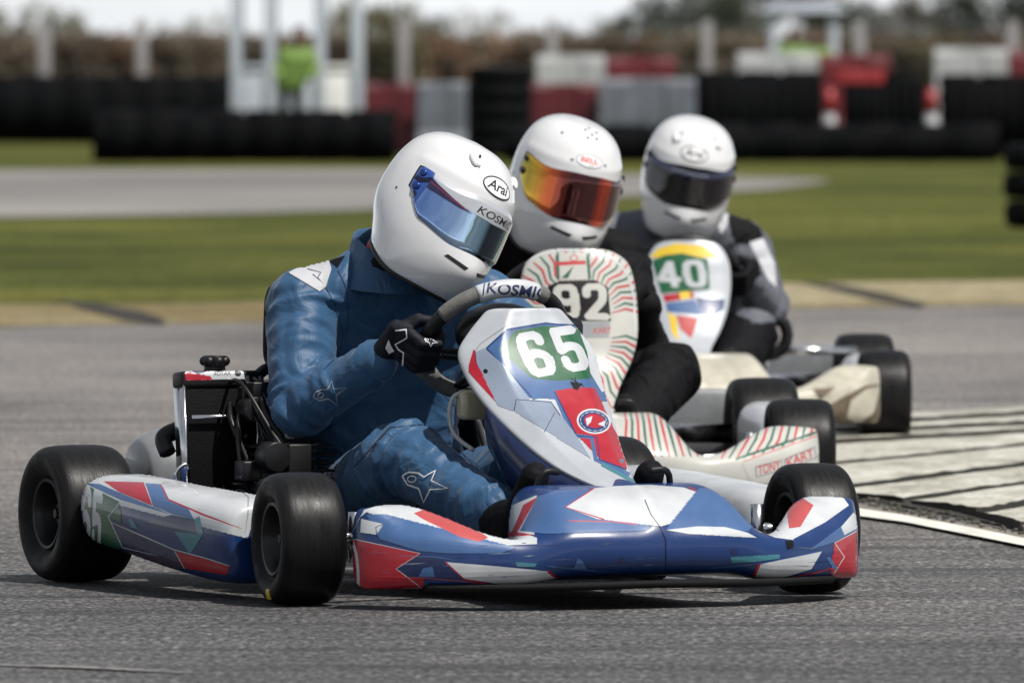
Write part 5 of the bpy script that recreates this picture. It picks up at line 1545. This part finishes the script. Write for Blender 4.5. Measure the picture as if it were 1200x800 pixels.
def block(px0, px1, py0, D_, m, label, zb=0., group=None):
    a, b = XD(px0, D_), XD(px1, D_); zt = 1.04-(py0-85)*D_/FPX; w = b-a
    bm = bmesh.new(); secs = []
    for x in (0,.02,w*.30,w*.34,w*.66,w*.70,w-.02,w):
        k = .94 if x in (0,w) else 1
        d_ = .03 if w*.32 < x < w*.68 else 0
        pr = [(-.30,0),(-.29,.14),(-.20+d_,.32),(-.16+d_,.93),(-.12,1),(.12,1),(.16,.93),(.20,.32),(.29,.14),(.30,0)]
        secs.append([(x-w/2, yy*k, zb+zz*(zt-zb)) for yy, zz in pr])
    add_loft(bm, secs); bmesh.ops.recalc_face_normals(bm, faces=bm.faces)
    o = link_bm('barrier_block', bm, m, smooth=False); bevel(o, .015, 2); o.location = ((a+b)/2, D_, 0)
    tag(o, label, 'barrier', group)
block(425,487,98,130,RED_D,'dark red plastic barrier block just right of the marshal hut')
block(489,547,96,129.5,GREY_B,'pale grey barrier block between dark red block and front helmet')
block(622,702,98,131,RED_D,'dark red barrier block right above the orange visor helmet')
block(703,815,92,130.6,GREY_B,'long pale grey barrier block between the two rear helmets')
block(628,709,65,139,WHT_B,'white barrier block in the back row, left of a red one')
block(710,792,67,139.4,RED_B,'red barrier block in the back row, right of the white one')
block(864,958,62,139,WHT_B,'white barrier block below the small marshal hut')
block(960,1042,64,139.5,RED_B,'red barrier block right of the small marshal hut')
block(1094,1180,57,139,WHT_B,'white barrier block at the far right of the back row')
block(1182,1260,60,139.4,RED_B,'red barrier block cut by the right edge of the picture')
def marker(px, lab):
    e = empty('marker_post', (XD(px,123.6), 123.6, 0)); tag(e, lab, 'marker post', 'red and white marker posts')
    bm = bmesh.new(); add_cyl(bm, (0,0,.02), (0,0,.82), .095, .05, 24); link_bm('post_sleeve', bm, mat('bright white plastic', (.6,.62,.66), rough=.4, noise_amt=.1), e)
    bm = bmesh.new(); add_box(bm, (0,0,.015), (.34,.34,.03)); bevel(link_bm('base', bm, RED_B, e), .006)
    bm = bmesh.new(); add_cyl(bm, (0,0,.56), (0,0,.84), .085, .055, 24); link_bm('red_band', bm, mat('bright red plastic', (.28,.015,.02), rough=.4, noise_amt=.1), e)
marker(972, 'red and white marker post left of its pair, right of the rear driver'); marker(1091, 'red and white marker post further right, before the white block')
# sponsor cloth tied over the tyres
bm = bmesh.new(); add_box(bm, (0,0,0), (.62,.02,.16)); 
for v in bm.verts: pass
bmesh.ops.subdivide_edges(bm, edges=bm.edges, cuts=5, use_grid_fill=True)
for v in bm.verts: v.co.y += .012*math.sin(v.co.x*14)
o = link_bm('banner', bm, mat('banner red cloth', (.30,.02,.025), rough=.7, noise_amt=.2)); o.location = (XD(1005,122.5), 122.5, .98); tag(o, 'short bright red banner above the tyres beside the left marker post', 'banner')

# ---- marshal huts
HUT = mat('hut white paint', (.46,.50,.56), rough=.6, noise_amt=.12, noise_scale=2)
HUT2 = mat('hut bright panel', (.82,.83,.82), rough=.6, noise_amt=.1, noise_scale=2)
def hut(px0, px1, D_, depth, z1, zp, label, posts, tops=None, roof=True):
    a, b = XD(px0, D_), XD(px1, D_); w = b-a
    e = empty('marshal_hut', ((a+b)/2, D_, 0)); tag(e, label, 'marshal hut')
    t = .13
    for fx in posts:
        for yy in (0, depth):
            bm = bmesh.new(); add_box(bm, (-w/2+w*fx, yy, z1/2), (t,t,z1)); bevel(link_bm('post', bm, HUT, e), .01)
    k = len(posts)
    for i in range(k-1):
        x0, x1 = -w/2+w*posts[i]+t/2, -w/2+w*posts[i+1]-t/2
        m_ = HUT2 if i == k-2 else HUT
        bm = bmesh.new(); add_box(bm, ((x0+x1)/2, -.01, zp/2), (x1-x0,.05,zp)); add_box(bm, ((x0+x1)/2, -.045, zp-.03), (x1-x0,.03,.06)); bevel(link_bm('lower_panel', bm, m_, e), .008)
    for x in (-w/2+t/2, w/2-t/2):
        bm = bmesh.new(); add_box(bm, (x, depth/2, zp/2), (.05,depth-t,zp)); bevel(link_bm('side_panel', bm, HUT, e), .008)
    bm = bmesh.new(); add_box(bm, (0,depth/2,.06), (w,depth,.06)); link_bm('floor', bm, HUT, e)
    if roof:
        bm = bmesh.new(); add_box(bm, (0,depth/2,z1+.04), (w+.3,depth+.3,.08)); add_box(bm, (0,depth/2,z1+.13), (w+.05,depth+.05,.10)); bevel(link_bm('roof', bm, HUT, e), .02)
    return e
hut(270,424,123,1.3,2.35,1.13,'white marshal hut with open windows behind the low tyre row, a marshal inside',[.04,.30,.68,.96])
hut(902,982,168,1.0,2.0,1.12,'small pale marshal hut in the background at the right with two marshals',[.06,.94])

# ---- marshals
def marshal(loc, label, lean=.12, hat=True, s=1., arm=0):
    e = empty('person', loc, 0); tag(e, label, 'marshal')
    bm = bmesh.new()
    def C(*p_): hull_spheres(bm, list(p_))
    for s_ in (-1,1):
        C(((s_*.10,0,.90),.095),((s_*.11,.01,.50),.070)); C(((s_*.11,.01,.50),.070),((s_*.12,.03,.12),.050)); C(((s_*.12,.03,.07),.045),((s_*.13,-.12,.05),.040))
    C(((-.09,0,.95),.12),((.09,0,.95),.12),((-.12+lean,-.02,1.30),.12),((.12+lean,-.02,1.30),.12))
    C(((-.19+lean,-.02,1.40),.065),((.19+lean,-.02,1.40),.065),((lean,-.02,1.36),.10)); C(((lean,-.02,1.43),.055),((lean*1.3,-.03,1.55),.052))
    body = voxel('body', bm, .016, mat('dark trousers', (.015,.017,.022), rough=.8), e, 3)
    bm = bmesh.new()
    C(((-.10,0,.92),.135),((.10,0,.92),.135),((-.12+lean,-.02,1.30),.135),((.12+lean,-.02,1.30),.135))
    C(((-.20+lean,-.02,1.40),.075),((.20+lean,-.02,1.40),.075),((lean,-.02,1.34),.12))
    for s_ in (-1,1):
        el = V((s_*.30+lean,-.04,1.13)); ha = V((s_*.22+lean*.5,-.26,1.02+arm*.2))
        C(((s_*.20+lean,-.02,1.40),.072),(el,.058)); C((el,.058),(ha,.046))
    voxel('jacket', bm, .014, F_LIME, e, 4, disp=lambda co: .008*noise.noise(co*14))
    bm = bmesh.new(); add_sphere(bm, (lean*1.4,-.03,1.66), (.078,.098,.115), 20); link_bm('head', bm, mat('skin', (.42,.25,.18), rough=.6), e)
    bm = bmesh.new(); add_sphere(bm, (lean*1.4,-.005,1.69), (.092,.105,.115), 20); add_box(bm, (lean*1.4,-.11,1.72), (.12,.08,.012)); link_bm('hat', bm, mat('dark wool', (.01,.01,.012), rough=.9), e)
    bm = bmesh.new()
    for s_ in (-1,1): add_sphere(bm, (s_*.22+lean*.5,-.30,1.02+arm*.2), (.035,.05,.04), 12)
    split(link_bm('glove', bm, F_BLACK, e))
    e.scale = (s,s,s); return e
marshal((XD(340,122.4), 122.4, .16), 'marshal in lime hi-vis jacket and dark hat at the left white hut', .10, s=.80)
marshal((XD(930,167.6), 167.7, .12), 'marshal in hi-vis at the left side of the small far hut', .0, s=.93)
marshal((XD(955,167.6), 167.7, .12), 'marshal in hi-vis at the right side of the small far hut', .02, s=.90)

# ---- catch fence posts and wires
POST = mat('fence post concrete', (.27,.26,.27), rough=.8, noise_amt=.15, noise_scale=3)
DF = 166.
fe = empty('fence', (XD(600,DF), DF, 0)); tag(fe, 'long wire catch fence with thick pale concrete posts in front of the brown hedge', 'fence')
first = None
for px_ in (-65,52,166,285,380,473,560,647,738,828,918,1007,1096,1186,1275):
    if px_ in (285,380,560,738,918,1096): continue
    if first is None:
        bm = bmesh.new(); add_box(bm, (0,0,.92), (.19,.19,1.84)); add_box(bm, (0,0,1.86), (.15,.15,.05)); first = link_bm('post', bm, POST, fe); bevel(first, .02); o = first
    else: o = first.copy(); COL.objects.link(o); o.parent = fe
    o.location = (XD(px_,DF)-fe.location.x, 0, 0)
for z_ in (.35,1.15,1.75):
    bm = bmesh.new(); add_tube(bm, [(-11,-.1,z_),(11,-.1,z_)], .003, 5, smooth_path=False); link_bm('wire', bm, ALU, fe)

# ================================================================= VEGETATION
def leaf_mat(name, c, dark=.5):
    m, nt, b, tc = node_mat(name)
    oi = noise_n(nt, tc, .8, 4); r = ramp(nt, oi.outputs['Fac'], [(.3,tuple(x*dark for x in c)),(.5,c),(.7,tuple(min(1,x*1.6) for x in c))])
    nt.links.new(r.outputs['Color'], b.inputs['Base Color']); b.inputs['Roughness'].default_value = .8; b.inputs['Specular IOR Level'].default_value = .15
    return m
def leaves(bm, c, rad, n, size, rnd, mis=1):
    for _ in range(n):
        while True:
            p = V((rnd.uniform(-1,1), rnd.uniform(-1,1), rnd.uniform(-1,1)))
            if p.length < 1: break
        p = p*(.55+.45*rnd.random())
        q = V(c)+V((p.x*rad[0], p.y*rad[1], p.z*rad[2]))
        a = V((rnd.gauss(0,1), rnd.gauss(0,1), rnd.gauss(0,1))).normalized(); b = a.orthogonal().normalized(); s = size*rnd.uniform(.6,1.4)
        f = bm.faces.new([bm.verts.new(q+a*s), bm.verts.new(q+b*s*.6), bm.verts.new(q-a*s), bm.verts.new(q-b*s*.6)])
        f.material_index = rnd.randrange(mis)
rnd = random.Random(11)
HB = [leaf_mat('winter hedge brown', (.11,.088,.066)), leaf_mat('winter hedge rust', (.14,.085,.055)), leaf_mat('winter hedge olive', (.085,.080,.045))]
bm = bmesh.new()
x = -16.
while x < 16:
    hgt = 1.92+.10*noise.noise(V((x*.5,0,0)))
    for z_ in (.35,.95,1.5):
        zc = z_*hgt/1.9
        k = 0 if noise.noise(V((x*.9,z_*.2,7))) < .12 else 1
        if noise.noise(V((x*.6,3,1))) > .22: k = 2
        n0 = len(bm.faces)
        leaves(bm, (x, 222+rnd.uniform(-.3,.3), zc), (.50,.5,.50), 420, .06, rnd)
        bm.faces.ensure_lookup_table()
        for f in bm.faces[n0:]: f.material_index = k if rnd.random() < .75 else 0
    x += .42
bm2 = bmesh.new()
hedge = link_bm('hedge', bm, HB, smooth=False); tag(hedge, 'long low brown winter hedge behind the fence, under the sky', 'hedge', kind='stuff')
bm = bmesh.new(); add_box(bm, (0,222.2,.9), (34,.5,1.75)); bmesh.ops.subdivide_edges(bm, edges=bm.edges, cuts=30, use_grid_fill=True)
for v in bm.verts: v.co += V((0,.3,.25))*noise.noise(v.co*1.2)
tag(link_bm('thicket', bm, HB[0]), 'dense brown brushwood filling the inside of the hedge', 'thicket', kind='stuff')

BARK = mat('bark', (.07,.06,.05), rough=.9, noise_amt=.3)
def tree(loc, h, w, m, label, cat='tree', n=1100, name='bare_tree', group=None):
    e = empty(name, loc); tag(e, label, cat, group)
    bm = bmesh.new(); rr = random.Random(int(loc[0]*100))
    add_tube(bm, [(0,0,0),(.05*h*.2,0,h*.3),(0,.05,h*.62)], lambda t: h*.035*(1-.7*t), 8)
    tips = []
    for i in range(7):
        a = rr.uniform(0,6.28); z0 = h*rr.uniform(.25,.55); L_ = w*.5*rr.uniform(.5,.95)
        tip = V((math.cos(a)*L_, math.sin(a)*L_, z0+h*rr.uniform(.15,.4)))
        add_tube(bm, [(0,0,z0),V((0,0,z0)).lerp(tip,.5)+V((0,0,.04*h)),tip], lambda t: h*.014*(1-.75*t)+.01, 6); tips.append(tip)
    link_bm('trunk', bm, BARK, e)
    bm = bmesh.new()
    for tip in tips+[V((0,0,h*.8))]:
        for _ in range(3):
            leaves(bm, tip+V((rr.uniform(-.2,.2)*w, rr.uniform(-.2,.2)*w, rr.uniform(-.1,.12)*h)), (w*.18,w*.18,h*.15), n//16, h*.020, rr)
    link_bm('crown', bm, m, e, smooth=False)
TM = [leaf_mat('grey green foliage', (.055,.060,.048)), leaf_mat('dark evergreen foliage', (.030,.038,.026)), leaf_mat('grey twig crown', (.10,.095,.085)), leaf_mat('olive twig crown', (.085,.080,.04))]
D3_ = 330.
tl = [(698,2.4,1.9,3,'small olive bush top above the hedge left of the far trees'),(735,3.2,2.6,0,'grey green tree over the long grey barrier'),(790,4.2,3.2,1,'dark tree left of the small marshal hut'),(845,3.9,3.0,0,'grey green tree just left of the small hut'),
      (905,4.6,3.4,1,'tall dark tree directly behind the small hut'),(960,4.3,3.0,2,'pale twiggy tree right above the small hut'),(1010,3.6,3.0,1,'dark bushy tree right of the small hut'),(1070,3.5,3.2,2,'pale grey tree between hut and right edge'),
      (1120,3.9,3.2,0,'grey green tree above the white block at the right'),(1180,4.4,3.4,1,'dark tree at the right edge of the picture'),(1240,4.0,3.,0,'grey green tree beyond the right edge')]
for px_, h_, w_, k_, lab in tl: tree((XD(px_,D3_), D3_+rnd.uniform(-6,6), 0), h_, w_, TM[k_], lab, n=1500, name='background_tree', group='trees beyond the fence')
tl = [(70,2.55,2.2,3,'low olive tree top over the hedge at the far left'),(15,2.7,2.,3,'rounded bush top at the left edge above the hedge'),(200,2.35,2.4,3,'faint low bush between the left fence posts'),(445,2.9,2.6,3,'rounded olive tree just right of the left hut'),(500,2.3,2.,2,'pale low bush above the front helmet'),(555,2.5,3.,3,'low broad bush above and right of the front helmet'),(640,2.2,2.,2,'pale low bush above the orange visor helmet')]
for px_, h_, w_, k_, lab in tl: tree((XD(px_,250), 250+rnd.uniform(-6,6), 0), h_, w_, TM[k_], lab, n=1300, name='bush', cat='bush', group='bushes along the hedge')

lay_prints()
# ================================================================= CAMERA, LIGHT, AIR
cam_d = bpy.data.cameras.new('camera'); cam = bpy.data.objects.new('camera', cam_d); COL.objects.link(cam)
cam.location = CAM; cam.rotation_euler = (R(90)-PITCH, 0, 0)
cam_d.sensor_width = 36; cam_d.sensor_fit = 'HORIZONTAL'; cam_d.lens = 36*FPX/1200.
cam_d.clip_start = .5; cam_d.clip_end = 4000
cam_d.dof.use_dof = True; cam_d.dof.focus_distance = 20.55; cam_d.dof.aperture_fstop = 9.5
SC.camera = cam

SUN_EL, SUN_AZ = 60., 132.      # azimuth measured from +Y (away from the camera) towards +X
w = bpy.data.worlds.new('World'); SC.world = w; w.use_nodes = True
nt = w.node_tree; bg = nt.nodes['Background']
sk = nt.nodes.new('ShaderNodeTexSky'); sk.sky_type = 'NISHITA'; sk.sun_disc = False
sk.sun_elevation = R(SUN_EL); sk.sun_rotation = R(SUN_AZ); sk.altitude = 50; sk.air_density = 1.0; sk.dust_density = 1.0; sk.ozone_density = 1.0
# thin bright cloud over most of the sky, blue only in the gaps
tc = nt.nodes.new('ShaderNodeTexCoord'); mp = nt.nodes.new('ShaderNodeMapping'); mp.inputs['Scale'].default_value = (1,1,3.5)
nz = nt.nodes.new('ShaderNodeTexNoise'); nz.inputs['Scale'].default_value = 2.6; nz.inputs['Detail'].default_value = 7; nz.inputs['Roughness'].default_value = .6
nt.links.new(tc.outputs['Generated'], mp.inputs['Vector']); nt.links.new(mp.outputs['Vector'], nz.inputs['Vector'])
cr = nt.nodes.new('ShaderNodeMapRange'); cr.inputs[1].default_value = .38; cr.inputs[2].default_value = .62; cr.inputs[3].default_value = .35; cr.inputs[4].default_value = 1.
nt.links.new(nz.outputs['Fac'], cr.inputs[0])
cm = nt.nodes.new('ShaderNodeMix'); cm.data_type = 'RGBA'; cm.inputs['B'].default_value = (8.6,9.0,9.5,1)
sz = nt.nodes.new('ShaderNodeSeparateXYZ'); nt.links.new(tc.outputs['Generated'], sz.inputs[0])
hz = nt.nodes.new('ShaderNodeMapRange'); hz.inputs[1].default_value = 0.; hz.inputs[2].default_value = .22; hz.inputs[3].default_value = 2.4; hz.inputs[4].default_value = .80
nt.links.new(sz.outputs['Z'], hz.inputs[0])
cl = nt.nodes.new('ShaderNodeVectorMath'); cl.operation = 'SCALE'; cl.inputs[0].default_value = (8.7,9.0,9.4); nt.links.new(hz.outputs[0], cl.inputs['Scale']); nt.links.new(cl.outputs['Vector'], cm.inputs['B'])
nt.links.new(cr.outputs[0], cm.inputs['Factor']); nt.links.new(sk.outputs['Color'], cm.inputs['A'])
nt.links.new(cm.outputs['Result'], bg.inputs['Color']); bg.inputs['Strength'].default_value = .052
sd = bpy.data.lights.new('sun', 'SUN'); so = bpy.data.objects.new('sun', sd); COL.objects.link(so)
sd.energy = 4.7; sd.angle = R(.6); sd.color = (1,.955,.89)
dirv = V((math.cos(R(SUN_EL))*math.sin(R(SUN_AZ)), math.cos(R(SUN_EL))*math.cos(R(SUN_AZ)), math.sin(R(SUN_EL))))
so.rotation_euler = dirv.to_track_quat('Z', 'Y').to_euler(); so.location = (5, 20, 30)
SC.view_settings.view_transform = 'Standard'; SC.view_settings.look = 'None'; SC.view_settings.gamma = 1; SC.view_settings.exposure = 0.2
SC.view_settings.use_curve_mapping = False
SC.cycles.max_bounces = 8; SC.cycles.use_denoising = True
